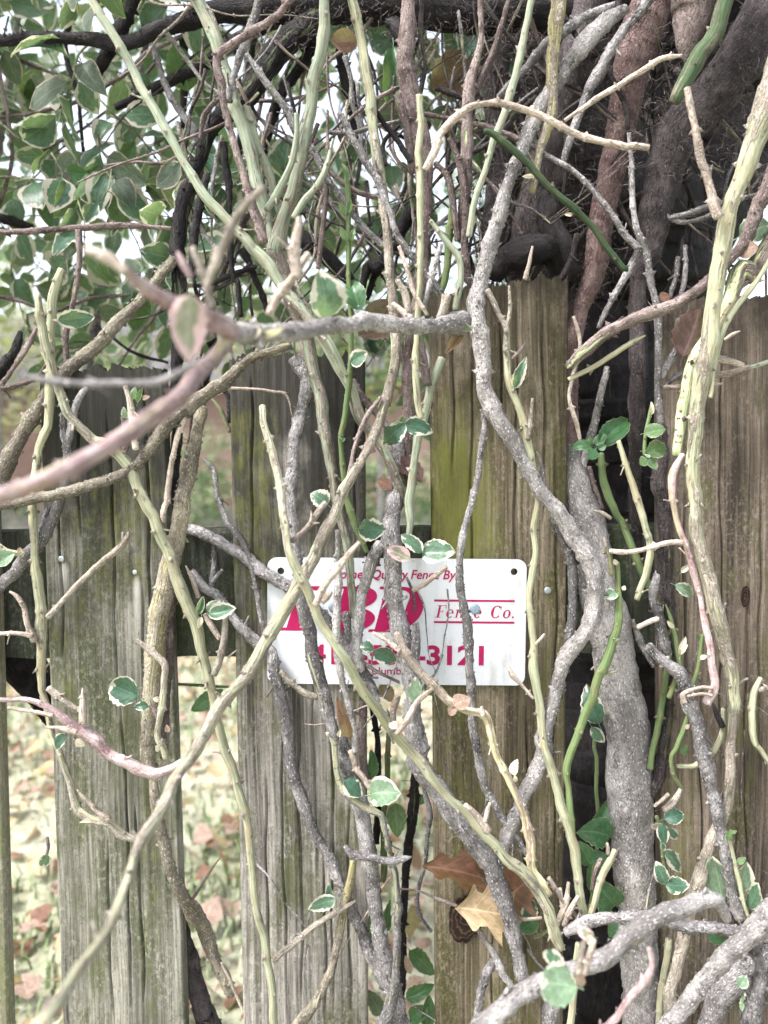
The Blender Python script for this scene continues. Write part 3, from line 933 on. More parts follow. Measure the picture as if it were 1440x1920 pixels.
# corner pixels: top left, top right, bottom left, bottom right; colours; cracks as (share of width, y from, y to)
PICK = [
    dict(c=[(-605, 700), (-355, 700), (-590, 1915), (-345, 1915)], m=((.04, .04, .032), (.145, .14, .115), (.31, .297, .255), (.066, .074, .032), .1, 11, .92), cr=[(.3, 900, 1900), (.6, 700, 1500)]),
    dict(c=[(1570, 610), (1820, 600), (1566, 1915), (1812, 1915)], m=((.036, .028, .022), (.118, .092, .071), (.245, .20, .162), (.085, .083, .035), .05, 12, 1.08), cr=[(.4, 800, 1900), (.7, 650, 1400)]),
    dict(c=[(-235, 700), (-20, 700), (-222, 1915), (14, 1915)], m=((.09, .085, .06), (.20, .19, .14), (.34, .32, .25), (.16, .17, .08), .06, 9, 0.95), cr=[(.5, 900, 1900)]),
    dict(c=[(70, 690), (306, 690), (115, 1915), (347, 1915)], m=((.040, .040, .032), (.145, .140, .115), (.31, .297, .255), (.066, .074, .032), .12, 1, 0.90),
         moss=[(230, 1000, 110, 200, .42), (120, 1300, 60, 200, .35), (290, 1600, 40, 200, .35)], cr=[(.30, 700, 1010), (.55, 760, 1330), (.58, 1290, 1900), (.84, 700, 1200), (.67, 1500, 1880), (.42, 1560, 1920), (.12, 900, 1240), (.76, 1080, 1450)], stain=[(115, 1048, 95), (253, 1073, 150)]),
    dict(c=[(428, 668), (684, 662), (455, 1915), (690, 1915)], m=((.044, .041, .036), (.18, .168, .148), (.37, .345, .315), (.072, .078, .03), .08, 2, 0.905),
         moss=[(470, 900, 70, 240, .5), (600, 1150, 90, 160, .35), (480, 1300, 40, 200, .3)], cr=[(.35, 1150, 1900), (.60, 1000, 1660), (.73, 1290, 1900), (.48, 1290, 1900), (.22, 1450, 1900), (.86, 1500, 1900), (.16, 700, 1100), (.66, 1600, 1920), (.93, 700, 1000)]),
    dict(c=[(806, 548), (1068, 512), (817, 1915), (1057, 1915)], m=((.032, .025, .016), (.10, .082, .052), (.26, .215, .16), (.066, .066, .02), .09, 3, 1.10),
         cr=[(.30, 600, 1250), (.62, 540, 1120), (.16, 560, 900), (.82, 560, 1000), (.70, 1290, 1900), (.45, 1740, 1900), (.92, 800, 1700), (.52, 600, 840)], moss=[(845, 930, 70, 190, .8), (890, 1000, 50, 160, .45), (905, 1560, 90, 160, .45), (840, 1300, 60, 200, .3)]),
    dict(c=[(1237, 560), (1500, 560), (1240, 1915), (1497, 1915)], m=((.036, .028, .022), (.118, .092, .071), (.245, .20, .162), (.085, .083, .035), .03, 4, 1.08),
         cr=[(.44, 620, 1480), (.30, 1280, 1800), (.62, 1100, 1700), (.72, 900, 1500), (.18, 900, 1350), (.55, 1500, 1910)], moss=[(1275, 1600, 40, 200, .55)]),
]
def picket(spec, k):
    r = np.random.default_rng(40 + k)
    TL, TR, BL, BR = [np.array(at(px, py, 0)) for px, py in spec['c']]
    # carry the board down to just above the ground
    def down(a, b): return a + (b - a) * (a[2] - .045) / (a[2] - b[2])
    BL2, BR2 = down(TL, BL), down(TR, BR)
    nx, nz = 132, 150
    u = np.linspace(0, 1, nx)
    w = np.linspace(0, 1, nz) ** 1.25
    U, W = np.meshgrid(u, w)
    top = TL[None, :] + (TR - TL)[None, :] * u[:, None]
    tj = np.interp(u, np.linspace(0, 1, 26), r.normal(0, .0030, 26)) + r.normal(0, .0016, nx)
    tj = tj - .004 * (np.abs(u - .5) * 2) ** 6
    top[:, 2] += tj
    bot = BL2[None, :] + (BR2 - BL2)[None, :] * u[:, None]
    P = top[None] * (1 - W[..., None]) + bot[None] * W[..., None]
    # relief: cupped board, raised grain, open cracks
    y = .0012 * (2 * U - 1) ** 2
    wav = .006 * np.sin(W * 5 + k) + .004 * np.sin(W * 13 + 2 * k)
    for _ in range(26):
        f = r.uniform(20, 130)
        y += np.sin((U + wav * .6) * f + r.uniform(0, 6.3)) * .00007 * r.uniform(.4, 1.6)
    y += r.normal(0, .00005, y.shape)
    zimg = lambda py: at(720, py, 0).z
    zz = P[..., 2]
    for cu, ya, yb in spec['cr']:
        za, zb = zimg(ya), zimg(yb)
        mid = (za + zb) / 2; half = abs(za - zb) / 2
        along = np.clip(1 - ((zz - mid) / half) ** 4, 0, 1)
        path = cu + .010 * np.sin(zz * 23 + cu * 40) + .005 * np.sin(zz * 61 + cu * 9)
        y += along * .0062 * np.exp(-((U - path) / .0072) ** 2)
    y += .004 * (np.clip(np.abs(2 * U - 1) - .965, 0, 1) / .035) ** 2
    P[..., 1] += y
    moss = np.zeros_like(U); stain = np.zeros_like(U)
    for mx, my, sx, sy, am in spec.get('moss', []):
        c = at(mx, my, 0)
        moss += am * np.exp(-((P[..., 0] - c.x) / (sx * 5.67e-4)) ** 2 - ((zz - c.z) / (sy * 5.67e-4)) ** 2)
    for mx, my, ln in spec.get('stain', []):
        c = at(mx, my, 0)
        dz = (c.z - zz) / (ln * 5.67e-4)
        stain += np.exp(-((P[..., 0] - c.x - .002) / .0065) ** 2) * np.clip(dz * 6, 0, 1) * np.clip(1.15 - dz, 0, 1)
    V = P.reshape(-1, 3).tolist()
    F = []
    for j in range(nz - 1):
        for i in range(nx - 1):
            a = j * nx + i
            F.append([a, a + nx, a + nx + 1, a + 1])
    T = .0175
    def strip(idx, flip):
        b = len(V)
        for i in idx:
            p = P.reshape(-1, 3)[i]
            V.append(p.tolist()); V.append([p[0], T, p[2]])
        for i in range(len(idx) - 1):
            f = [b + 2 * i, b + 2 * i + 2, b + 2 * i + 3, b + 2 * i + 1]
            F.append(f[::-1] if flip else f)
    strip([j * nx for j in range(nz)], True)
    strip([j * nx + nx - 1 for j in range(nz)], False)
    strip(list(range(nx)), False)
    strip([(nz - 1) * nx + i for i in range(nx)], True)
    b = len(V)
    for i in (0, nx - 1, (nz - 1) * nx, nz * nx - 1):
        p = P.reshape(-1, 3)[i]; V.append([p[0], T, p[2]])
    F.append([b, b + 1, b + 3, b + 2])
    pad = len(V) - nx * nz
    mo = np.concatenate([moss.ravel(), np.full(pad, .25 if k == 3 else 0)]); stn = np.concatenate([stain.ravel(), np.zeros(pad)])
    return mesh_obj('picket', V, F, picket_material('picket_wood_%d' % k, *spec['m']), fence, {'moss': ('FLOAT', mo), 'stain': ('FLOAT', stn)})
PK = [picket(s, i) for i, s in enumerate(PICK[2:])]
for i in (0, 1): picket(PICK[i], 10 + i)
for o, lb in zip(PK, ('sliver of picket at the left edge of the photo', 'grey picket with green algae, left of the sign', 'pale grey cracked picket carrying the left half of the sign',
                      'tallest picket, olive brown and mossy with a dark knot', 'pinkish brown picket at the right edge')): o['label'] = lb
# rails
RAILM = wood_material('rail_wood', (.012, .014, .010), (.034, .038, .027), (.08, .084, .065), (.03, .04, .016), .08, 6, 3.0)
def rail(z0, z1):
    V, F = [], []
    r = np.random.default_rng(int(z0 * 1000))
    n = 120
    prof = [(.0185, z0), (.0180, z0 + .004), (.0180, (z0 + z1) / 2), (.0180, z1 - .005), (.0195, z1), (.052, z1), (.054, z1 - .004), (.054, z0 + .004), (.052, z0)]
    for x in np.linspace(-1.9, 1.5, n):
        for yy, z in prof: V.append((x, yy + r.normal(0, .0002), z + r.normal(0, .0005)))
    m = len(prof)
    for i in range(n - 1):
        for j in range(m):
            a, b = i * m + j, i * m + (j + 1) % m
            F.append([a, b, b + m, a + m])
    F += [list(range(m)), [(n - 1) * m + j for j in range(m)][::-1]]
    return mesh_obj('rail', V, F, RAILM, fence, smooth=False)
rail(at(385, 1232, -.018).z, at(385, 992, -.018).z)
rail(.16, .25)
# nails and knots
NAIL = plain('galvanised_nail', (0.42, 0.46, 0.50), 0.4, 0.8, .2, 900)
def disc(name, c, r, h, mat, parent, ry=1.0, dome=.3, nrings=3, ns=18, rel=(0, 0, 0)):
    V = [(c[0] - rel[0], c[1] - h - dome * r * .3 - rel[1], c[2] - rel[2])]
    rows = [(.55, h + dome * r * .2), (.93, h), (1.0, h * .6), (1.0, -.001)]
    for f, hh in rows:
        for i in range(ns):
            a = i / ns * 6.2832
            V.append((c[0] - rel[0] + r * f * math.cos(a), c[1] - hh - rel[1], c[2] - rel[2] + r * ry * f * math.sin(a)))
    F = [[0, 1 + i, 1 + (i + 1) % ns] for i in range(ns)]
    for k in range(len(rows) - 1):
        for i in range(ns):
            a, b = 1 + k * ns + i, 1 + k * ns + (i + 1) % ns
            F.append([a, a + ns, b + ns, b])
    return mesh_obj(name, V, F, mat, parent)
for px, py, k, rr in ((115, 1048, 1, 5.5), (253, 1073, 1, 4.5), (1027, 1107, 3, 6.5)):
    disc('nail', at(px, py, 0), rr * 5.67e-4, .0006, NAIL, PK[k])
km, knt, kb = new_mat('knot_wood')
q = NB(knt)
tc = q.n('ShaderNodeTexCoord').outputs['Object']
rr = q.attr('ring')
wv = q.math('SINE', q.math('ADD', q.math('MULTIPLY', rr, 22.0), q.math('MULTIPLY', q.noise(tc, 110, 4), 16.0)))
kc = q.ramp(wv, [(.0, (.018, .011, .008)), (.6, (.04, .022, .016)), (1.0, (.085, .05, .036))])
q.link(kc, kb.inputs['Base Color'])
q.link(q.bump(wv, .5, .001), kb.inputs['Normal'])
def knot(px, py, rx, ry, k, deep):
    c = at(px, py, 0)
    r = np.random.default_rng(px)
    ns = 28
    V, ring, F = [], [], []
    prof = [(0, .0005 - deep), (.3, .0006 - deep), (.55, .0012 - deep * .8), (.75, .0017 - deep * .4), (.88, .0010), (.93, -.0002), (1.0, .0012), (1.08, -.0006)]
    wob = 1 + .10 * np.sin(np.arange(ns) / ns * 12.57 + 1) + r.normal(0, .03, ns)
    for f, h in prof:
        for i in range(ns):
            a = i / ns * 6.2832
            V.append((c.x + rx * 5.67e-4 * f * wob[i] * math.cos(a), c.y - h - r.uniform(0, .0003) - .0012, c.z + ry * 5.67e-4 * f * wob[i] * math.sin(a))); ring.append(f)
    for kk in range(len(prof) - 1):
        for i in range(ns):
            a, b = kk * ns + i, kk * ns + (i + 1) % ns
            F.append([a, a + ns, b + ns, b])
    mesh_obj('knot', V, F, km, PK[k], {'ring': ('FLOAT', ring)})
knot(873, 1722, 29, 48, 3, .0)
knot(1397, 1118, 7, 20, 4, .002)

# ================================================================ SIGN
SX, SZ = 743.5, 1165.5
MAG = plain('sign_magenta', (0.34, 0.006, 0.075), 0.5, 0, .06, 80)
WHITE, wnt, wb = new_mat('sign_white')
q = NB(wnt)
tc = q.n('ShaderNodeTexCoord').outputs['Object']
dirt = q.noise(tc, 34, 6, .72)
spk = q.noise(tc, 420, 3, .6)
c = q.mix(q.ramp(dirt, [(.52, 0.0), (.78, .40)]), (.60, .62, .66), (.42, .415, .39))
c = q.mix(q.ramp(spk, [(.66, 0.0), (.72, .55)]), c, (.26, .24, .21))
stk = q.noise(q.mapping(tc, (1, 1, .07)), 70, 4, .7)
c = q.mix(q.math('MULTIPLY', q.ramp(stk, [(.50, 0.0), (.68, .55)]), q.ramp(dirt, [(.40, 0.0), (.6, 1.0)])), c, (.33, .32, .27))
scr = q.noise(q.mapping(tc, (.25, 1, 1.6)), 260, 3, .5, .8)
c = q.mix(q.ramp(scr, [(.66, 0.0), (.69, .4)]), c, (.42, .42, .42))
q.link(c, wb.inputs['Base Color'])
wb.inputs['Roughness'].default_value = .38
q.link(q.bump(dirt, .06, .002), wb.inputs['Normal'])
sc_ = at(SX, SZ, .0032)
PXM = mpp(.003)
sign = empty('fence_sign', sc_)
tag(sign, 'white rectangular fence company sign with magenta lettering nailed across two pickets', 'sign')
SROT = Matrix.Rotation(math.radians(1.02), 4, 'Y')
sign.matrix_basis = Matrix.Translation(sc_) @ SROT
def sp(px, py): return ((px - SX) * PXM, (SZ - py) * PXM)      # photo pixel of the sign's upright layout -> local metres
def curve_mesh(name, polys, extrude, mat, parent, y, smooth=False):
    cu = bpy.data.curves.new(name, 'CURVE')
    cu.dimensions = '2D'
    cu.fill_mode = 'BOTH'
    cu.extrude = extrude
    for pl in polys:
        s = cu.splines.new('POLY')
        s.points.add(len(pl) - 1)
        for p, (x, z) in zip(s.points, pl): p.co = (x, z, 0, 1)
        s.use_cyclic_u = True
    return curve_to_mesh(name, cu, mat, parent, y)
def curve_to_mesh(name, cu, mat, parent, y, xf=None):
    tmp = bpy.data.objects.new('tmp', cu)
    COL.objects.link(tmp)
    dg = bpy.context.evaluated_depsgraph_get()
    me = bpy.data.meshes.new_from_object(tmp.evaluated_get(dg))
    bpy.data.objects.remove(tmp)
    co = np.empty(len(me.vertices) * 3, dtype=np.float32)
    me.vertices.foreach_get('co', co)
    co = co.reshape(-1, 3)
    if xf: co = xf(co)
    out = np.stack([co[:, 0], y - co[:, 2], co[:, 1]], 1)
    me.vertices.foreach_set('co', out.astype(np.float32).ravel())
    me.materials.clear()
    me.materials.append(mat)
    me.update()
    o = bpy.data.objects.new(name, me)
    return link(o, parent)
def rrect(x0, x1, y0, y1, r, n=8):
    pl = []
    for cx, cy, a0 in ((x1 - r, y1 - r, 0), (x0 + r, y1 - r, 90), (x0 + r, y0 + r, 180), (x1 - r, y0 + r, 270)):
        for i in range(n + 1):
            a = math.radians(a0 + 90 * i / n)
            pl.append((cx + r * math.cos(a), cy + r * math.sin(a)))
    return pl
def circ(x, y, r, n=22): return [(x + r * math.cos(-i / n * 6.2832), y + r * math.sin(-i / n * 6.2832)) for i in range(n)]
hx1, hz1 = sp(525, 1071)
hx2, hz2 = sp(964, 1069)
plate = curve_mesh('plate', [rrect(-244 * PXM, 244 * PXM, -120 * PXM, 120 * PXM, 18 * PXM), circ(hx1, hz1, 6.5 * PXM), circ(hx2, hz2, 6.5 * PXM)], .0006, WHITE, sign, 0)
def text(name, body, x0, x1, ybase, ycap, bold, shear, y=-.0009):
    cu = bpy.data.curves.new(name, 'FONT')
    cu.body = body
    cu.size = 1.0
    cu.offset = bold
    cu.extrude = .0002
    cu.resolution_u = 3
    a, zb = sp(x0, ybase)
    b, zc = sp(x1, ycap)
    def xf(co):
        caps = .7
        lo, hi = co[:, 0].min(), co[:, 0].max()
        z = co[:, 1] / .695 * (zc - zb)
        x = a + (co[:, 0] - lo) / (hi - lo) * (b - a - shear * (zc - zb)) + z * shear
        return np.stack([x, zb + z, co[:, 2] * .5], 1)
    return curve_to_mesh(name, cu, MAG, sign, y, xf)
text('slogan_lettering', 'Another Quality Fence By...', 608, 870, 1084, 1067, .016, .22)
text('phone_lettering', '410-531-3121', 579, 909, 1246, 1211, .030, 0)
text('town_lettering', 'Columbia', 682, 768, 1266, 1252, .006, 0)

class Glyphs:
    def __init__(self): self.V, self.F, self.k = [], [], 0
    def quad(self, pts):
        b = len(self.V)
        self.k += 1
        for x, y in pts: self.V.append((x, y, self.k * 4e-6))
        self.F.append(list(range(b, b + len(pts))))
    def rect(self, x0, x1, y0, y1): self.quad([(x0, y0), (x1, y0), (x1, y1), (x0, y1)])
    def arc(self, cx, cy, rx, ry, a0, a1, thick, thin, n=22):
        """ring piece, thick at the sides and thin at top and bottom"""
        b = len(self.V)
        self.k += 1
        for i in range(n + 1):
            a = math.radians(a0 + (a1 - a0) * i / n)
            w = thin + (thick - thin) * abs(math.cos(a)) ** 1.3
            wy = thin + (thick - thin) * .15 * abs(math.cos(a))
            self.V.append((cx + rx * math.cos(a), cy + ry * math.sin(a), self.k * 4e-6))
            self.V.append((cx + (rx - w) * math.cos(a), cy + (ry - wy) * math.sin(a), self.k * 4e-6))
        for i in range(n): self.F.append([b + 2 * i, b + 2 * i + 2, b + 2 * i + 3, b + 2 * i + 1])
    def build(self, name, x0, ybase, wpx, hpx, shear):
        a, zb = sp(x0, ybase)
        P = np.array(self.V)
        out = np.stack([a + P[:, 0] * wpx * PXM + P[:, 1] * shear * hpx * PXM, -.0009 - P[:, 2], zb + P[:, 1] * hpx * PXM], 1)
        return mesh_obj(name, out, self.F, MAG, sign, smooth=False)
# big bold italic serif initials
g = Glyphs()                                                           # F
g.rect(.16, .56, .05, .96); g.rect(.0, .72, .0, .07); g.rect(.02, .16, .93, 1.0); g.rect(.16, 1.0, .93, 1.0)
g.quad([(.56, .93), (1.0, .93), (1.0, .80), (.93, .80), (.84, .88)]); g.rect(.56, .76, .47, .54); g.quad([(.76, .38), (.82, .38), (.82, .63), (.76, .63)])
g.build('initial', 524, 1184, 62, 85, .30)
g = Glyphs()                                                           # B
g.rect(.12, .46, .05, .95); g.rect(.0, .46, .0, .055); g.rect(.0, .46, .945, 1.0)
g.arc(.46, .755, .40, .245, 90, -90, .30, .07); g.arc(.46, .262, .48, .262, 90, -90, .34, .07)
g.build('initial', 612, 1184, 90, 85, .26)
g = Glyphs()                                                           # D
g.rect(.12, .44, .05, .95); g.rect(.0, .44, .0, .055); g.rect(.0, .44, .945, 1.0)
g.arc(.44, .5, .56, .5, 90, -90, .36, .07)
g.build('initial', 690, 1185, 92, 86, .26)
for py in (1124.5, 1165.5):
    x0_, z0_ = sp(814, py + 2)
    x1_, z1_ = sp(966, py - 2)
    mesh_obj('rule_line', [(x0_, -.0009, z0_), (x1_, -.0009, z0_), (x1_, -.0009, z1_), (x0_, -.0009, z1_)], [[0, 1, 2, 3]], MAG, sign, smooth=False)
# italic serif 'Fence Co.'
def gF(g, x):
    g.rect(x + .17, x + .34, .04, .96); g.rect(x + .04, x + .48, 0, .045); g.rect(x + .05, x + .78, .955, 1.0)
    g.quad([(x + .72, .955), (x + .78, .955), (x + .80, .76), (x + .75, .76)]); g.rect(x + .34, x + .56, .49, .535); g.rect(x + .56, x + .60, .40, .63)
def ge(g, x):
    g.arc(x + .30, .33, .29, .355, 8, 318, .16, .07); g.rect(x + .12, x + .57, .34, .385)
def gn(g, x):
    g.rect(x + .10, x + .23, .0, .66); g.rect(x + .02, x + .10, .61, .66); g.arc(x + .36, .46, .22, .21, 180, 0, .12, .05); g.rect(x + .46, x + .58, .0, .46); g.rect(x + .58, x + .66, .0, .05); g.rect(x + .02, x + .10, .0, .045)
def gc(g, x): g.arc(x + .30, .33, .29, .355, 52, 318, .16, .07)
def gC(g, x):
    g.arc(x + .44, .5, .43, .52, 42, 322, .22, .08); g.quad([(x + .74, .66), (x + .79, .66), (x + .80, .98), (x + .76, .98)])
def go(g, x): g.arc(x + .32, .33, .31, .345, 0, 360, .17, .075)
g = Glyphs()
x = 0
for f, w in ((gF, .88), (ge, .72), (gn, .84), (gc, .70), (ge, .72), (None, .62), (gC, 1.0), (go, .82)):
    if f: f(g, x)
    x += w
g.rect(x - .02, x + .13, .0, .15)
g.build('serif_lettering', 815, 1157, 23.2, 23.5, .2)
BOLT = plain('blue_grey_nail_head', (0.26, 0.33, 0.40), 0.5, 0.35, .3, 700)
for px, py in ((624, 1138), (891, 1140)):
    x_, z_ = sp(px, py)
    disc('nail_head', (x_, -.0010, z_), 10 * PXM, .0009, BOLT, sign)

# ================================================================ TREE AND DARK LOGS BEHIND THE FENCE
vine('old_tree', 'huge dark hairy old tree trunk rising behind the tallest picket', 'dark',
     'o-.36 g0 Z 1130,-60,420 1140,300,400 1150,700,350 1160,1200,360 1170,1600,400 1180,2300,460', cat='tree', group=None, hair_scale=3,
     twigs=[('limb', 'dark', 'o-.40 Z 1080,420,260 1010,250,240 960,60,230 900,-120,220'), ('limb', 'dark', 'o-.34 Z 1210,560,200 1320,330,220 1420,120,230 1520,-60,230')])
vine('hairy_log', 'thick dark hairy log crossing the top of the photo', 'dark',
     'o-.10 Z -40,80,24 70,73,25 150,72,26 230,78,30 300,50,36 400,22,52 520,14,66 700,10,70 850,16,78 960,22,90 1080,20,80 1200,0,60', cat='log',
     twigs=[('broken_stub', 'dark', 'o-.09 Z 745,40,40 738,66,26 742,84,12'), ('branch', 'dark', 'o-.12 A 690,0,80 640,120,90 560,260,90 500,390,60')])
vine('leaning_trunk', 'dark trunk leaning down left of centre into the foliage', 'dark',
     'o-.10 B 420,60,150 200,240,150 80,400,150 0,510,140 o-.06 g.3 A 1110,640,110 1050,760,95 1005,920,95 950,1090,100 920,1250,95 925,1440,85 D 930,150,90 930,330,85 920,560,80 915,760,70 o-.03 920,960,60 915,1100,65 895,1300,70 880,1440,70 G 850,150,70 840,330,60', cat='trunk',
     twigs=[('branch', 'dark', 'o-.13 B 330,130,90 330,260,70 200,480,70 120,700,60 60,900,40')])
vine('dark_branch', 'dark straight branch slanting through the upper left foliage', 'dark',
     'o-.20 A 600,560,40 820,450,60 1050,330,80 1200,230,100 1440,90,110', cat='branch')
vine('dark_branch', 'short dark upright branch in the bright gap left of centre top', 'dark', 'o-.14 B 490,180,60 510,330,75 545,480,75 570,640,60 590,760,40', cat='branch')
vine('dark_branch', 'dark arched branch low behind the green twin stems', 'dark', 'o-.10 B 290,1230,100 420,1330,100 500,1410,90 E 500,90,80 560,200,60', cat='branch')
vine('dark_branch', 'dark forked branch above the middle gap of the fence', 'dark', 'o-.09 B 860,1090,80 760,1290,90 680,1400,70 E 640,100,60 600,230,50', cat='branch',
     twigs=[('side_branch', 'dark', 'o-.09 B 700,1420,50 640,1380,40'), ('side_branch', 'dark', 'o-.10 E 720,60,50 660,190,45 630,280,35')])
vine('brown_trunk', 'brown trunk with a pale bump descending at the centre top', 'brown',
     'o-.03 g.12 B 850,-20,90 840,150,105 830,300,110 850,430,118 880,600,112 920,800,105 930,1000,95 925,1200,90 915,1400,85 E 905,150,80 880,330,80 850,500,80 845,700,85 850,870,90 840,1050,95 o-.02 E 850,1250,90', cat='trunk',
     twigs=[('broken_stub', 'dark', 'o-.04 B 820,200,90 770,130,80 730,120,50')])
vine('root_mass_stem', 'dark hairy leaning stem among the shaded tangle above the tallest picket', 'umber',
     'o-.07 C 520,0,170 460,200,170 380,500,180 300,800,200 240,1050,200 200,1300,210 160,1440,200', cat='stem', hair_scale=2)
vine('root_mass_stem', 'dark hairy stem curving behind the yellow mossy stem', 'umber',
     'o-.10 C 60,200,120 30,500,150 60,800,160 30,1100,170 10,1300,170', cat='stem', hair_scale=2,
     twigs=[('side_stem', 'dark', 'o-.05 C 400,1440,160 350,1300,180 300,1150,150 300,1000,110')])
vine('root_mass_stem', 'dark stem low in the tangle just above the tallest picket', 'dark', 'o-.03 E 1290,170,120 1330,90,160 1440,40,180 F 200,40,170 330,0,150', cat='stem', hair_scale=2)
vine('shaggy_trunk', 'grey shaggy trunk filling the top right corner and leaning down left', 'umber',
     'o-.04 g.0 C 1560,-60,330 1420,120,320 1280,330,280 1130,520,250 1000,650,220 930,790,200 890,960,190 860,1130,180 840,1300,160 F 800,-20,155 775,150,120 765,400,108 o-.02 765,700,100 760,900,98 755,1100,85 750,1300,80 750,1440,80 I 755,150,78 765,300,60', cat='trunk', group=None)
vine('shaggy_trunk', 'blurred grey trunk beside the top right corner', 'umber', 'o-.08 C 1350,60,160 1380,250,150 1440,420,160', cat='trunk', group=None)
vine('red_trunk', 'thick grey brown trunk with a reddish upper part in the right gap', 'red',
     'o-.045 C 860,-40,200 790,130,215 730,380,190 690,580,170 650,780,165 600,980,165 565,1200,160 535,1440,150 F 540,60,140 510,180,135 470,330,125 435,460,115 o-.055 415,600,110 405,850,130 g0 o-.035 430,1080,130 I 470,60,200', cat='trunk', group=None)
vine('big_vine_trunk', 'thick pale grey warty trunk standing in the right gap down to the bottom', 'pale',
     'o-.03 F 420,1040,120 o-.02 450,1280,190 I 500,120,215 540,320,225 590,560,228 640,800,230 680,1000,230 708,1200,233 715,1440,235 o.0 L 722,150,230 730,400,225 745,620,220 760,860,212 772,1120,210 782,1440,212', cat='trunk', group=None)
vine('dark_side_trunk', 'slim dark trunk with mossy side right of the pale warty trunk', 'umber',
     'o.012 g.0 F 890,940,70 885,1100,85 875,1250,90 I 905,0,100 910,200,100 920,400,95 930,600,85 g.35 940,850,75 920,1050,75 895,1250,80 870,1440,80 L 850,150,70 840,260,50', cat='trunk', group=None)
vine('brown_slab', 'dull brown broken branch hanging in at the top right', 'brown', 'o.04 C 1065,-40,240 1060,90,215 1045,200,165 1030,270,100 1022,325,40', cat='branch')
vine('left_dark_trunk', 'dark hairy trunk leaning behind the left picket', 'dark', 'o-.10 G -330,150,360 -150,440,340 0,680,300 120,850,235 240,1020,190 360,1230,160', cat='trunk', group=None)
vine('dark_plank', 'dark flat weathered branch behind the left picket near the bottom', 'umber', 'o-.035 J 905,760,50 945,930,70 985,1080,100 1020,1220,120 1060,1380,135 1080,1440,140', cat='branch', group=None)
vine('hanging_stem', 'dark brown straight stem inside the middle gap near the bottom', 'dark', 'o-.05 K 890,120,58 870,330,62 850,520,60 835,700,58 820,900,58 815,1150,55 808,1320,45', cat='stem')
vine('hanging_stem', 'thin dark stem in the middle gap just under the sign', 'dark', 'o-.06 H 655,1060,35 680,1250,40 690,1440,35 K 690,300,45 680,500,45', cat='stem')
vine('hanging_stem', 'dark green upright stem in the middle gap under the sign', 'shoot', 'o-.05 g.6 H 745,1200,35 735,1440,38 K 735,120,38 720,500,40 715,700,35', cat='stem')
vine('hanging_stem', 'brown upright stem just below the sign, left of the gap', 'brown', 'o.012 H 610,1040,60 610,1250,60 620,1440,55 K 620,150,50', cat='stem')

# ================================================================ THE VINES OVER THE FENCE
vine('pale_green_vine', 'long straight pale green vine slanting from the top left to the middle gap', 'mint',
     'o.075 g1 A 478,-10,48 560,140,58 700,380,62 820,600,64 960,850,60 1070,1020,58 1150,1110,62 1290,1260,66 E 40,20,70 110,90,80 200,230,72 300,350,78 o.05 420,510,80 480,620,76 545,740,76 600,880,70 g.5 650,950,60 735,1090,66 800,1250,60 o.01 830,1350,50')
vine('twin_green_vine', 'stout upright pale green vine with brown scars, right branch of the centre fork', 'mint',
     'o.05 g1 B 418,-10,64 400,180,72 350,480,86 310,720,86 270,920,95 210,1120,96 g.5 150,1300,108 E 170,80,100 g.3 240,280,94 310,470,88 g.6 340,600,88 o.035 380,760,80 g.45 410,950,78 450,1150,72 470,1280,66 H 495,60,60 520,180,60 545,420,58 560,600,48')
vine('twin_green_vine', 'pale green vine with streaky bark, left branch of the centre fork', 'mint',
     'o.042 g1 A 1015,-10,74 1100,170,86 1170,380,86 1250,620,84 1310,850,84 g.8 1360,1050,80 B 110,1180,74 150,1290,76')
vine('tan_vine', 'pinkish tan twig bending down over the left fork from the top', 'brown',
     'o.075 g.1 B 245,-10,40 170,75,45 0,188,46 A 1130,290,50 1150,480,52 1195,640,50 1250,880,50 1310,1040,58 1370,1260,56')
vine('grey_twig', 'grey twig dropping from the top onto the pinkish tan twig', 'gray', 'o.055 A 1352,-10,55 1290,180,58 1230,320,54 1190,530,46', cat='twig')
vine('slim_green_stem', 'slim green stem just behind the centre fork', 'mint', 'o.03 g1 B 0,560,56 60,750,58 120,900,50 180,1110,40', cat='stem')
vine('long_cane', 'long cane from the top, bent at the middle and running diagonally to the bottom left', 'green',
     'o.035 g1 B 555,-10,64 600,200,64 630,400,60 660,620,64 690,830,64 720,1050,64 740,1245,66 g.1 745,1290,64 E 745,0,64 750,150,64 770,360,60 778,500,66 o.06 770,640,72 740,760,68 700,900,70 640,1040,66 580,1150,66 520,1260,70 440,1420,74 H 350,310,80 g.55 o.11 240,500,82 120,700,82 0,900,86 G 1300,850,86 1150,1060,82 o.2 1050,1230,82 920,1430,80 J 950,140,80 860,290,80 o.32 720,510,76 650,680,70 590,830,70 540,950,64 o.43 480,1050,62 350,1230,72 o.5 190,1450,90')
vine('cut_green_stem', 'ribbed green stem with a cut top standing at the centre', 'green', 'o.07 g1 B 905,495,46 905,540,42 905,700,44 905,1000,42 910,1250,42 E 910,0,42 905,250,42 890,500,46 885,700,46 895,830,48 915,900,40')
vine('green_fork_stem', 'green stem rising through the middle gap to a pair of leaves', 'mint', 'o.025 g1 E 1022,585,58 970,720,60 935,860,60 895,1000,66 870,1150,62 855,1400,58 H 850,130,46 845,230,40',
     leaves=['E 825,930 978,955 108 .06 v', 'E 828,925 703,1045 104 .07 v', 'E 822,925 820,885 22 .06 y'])
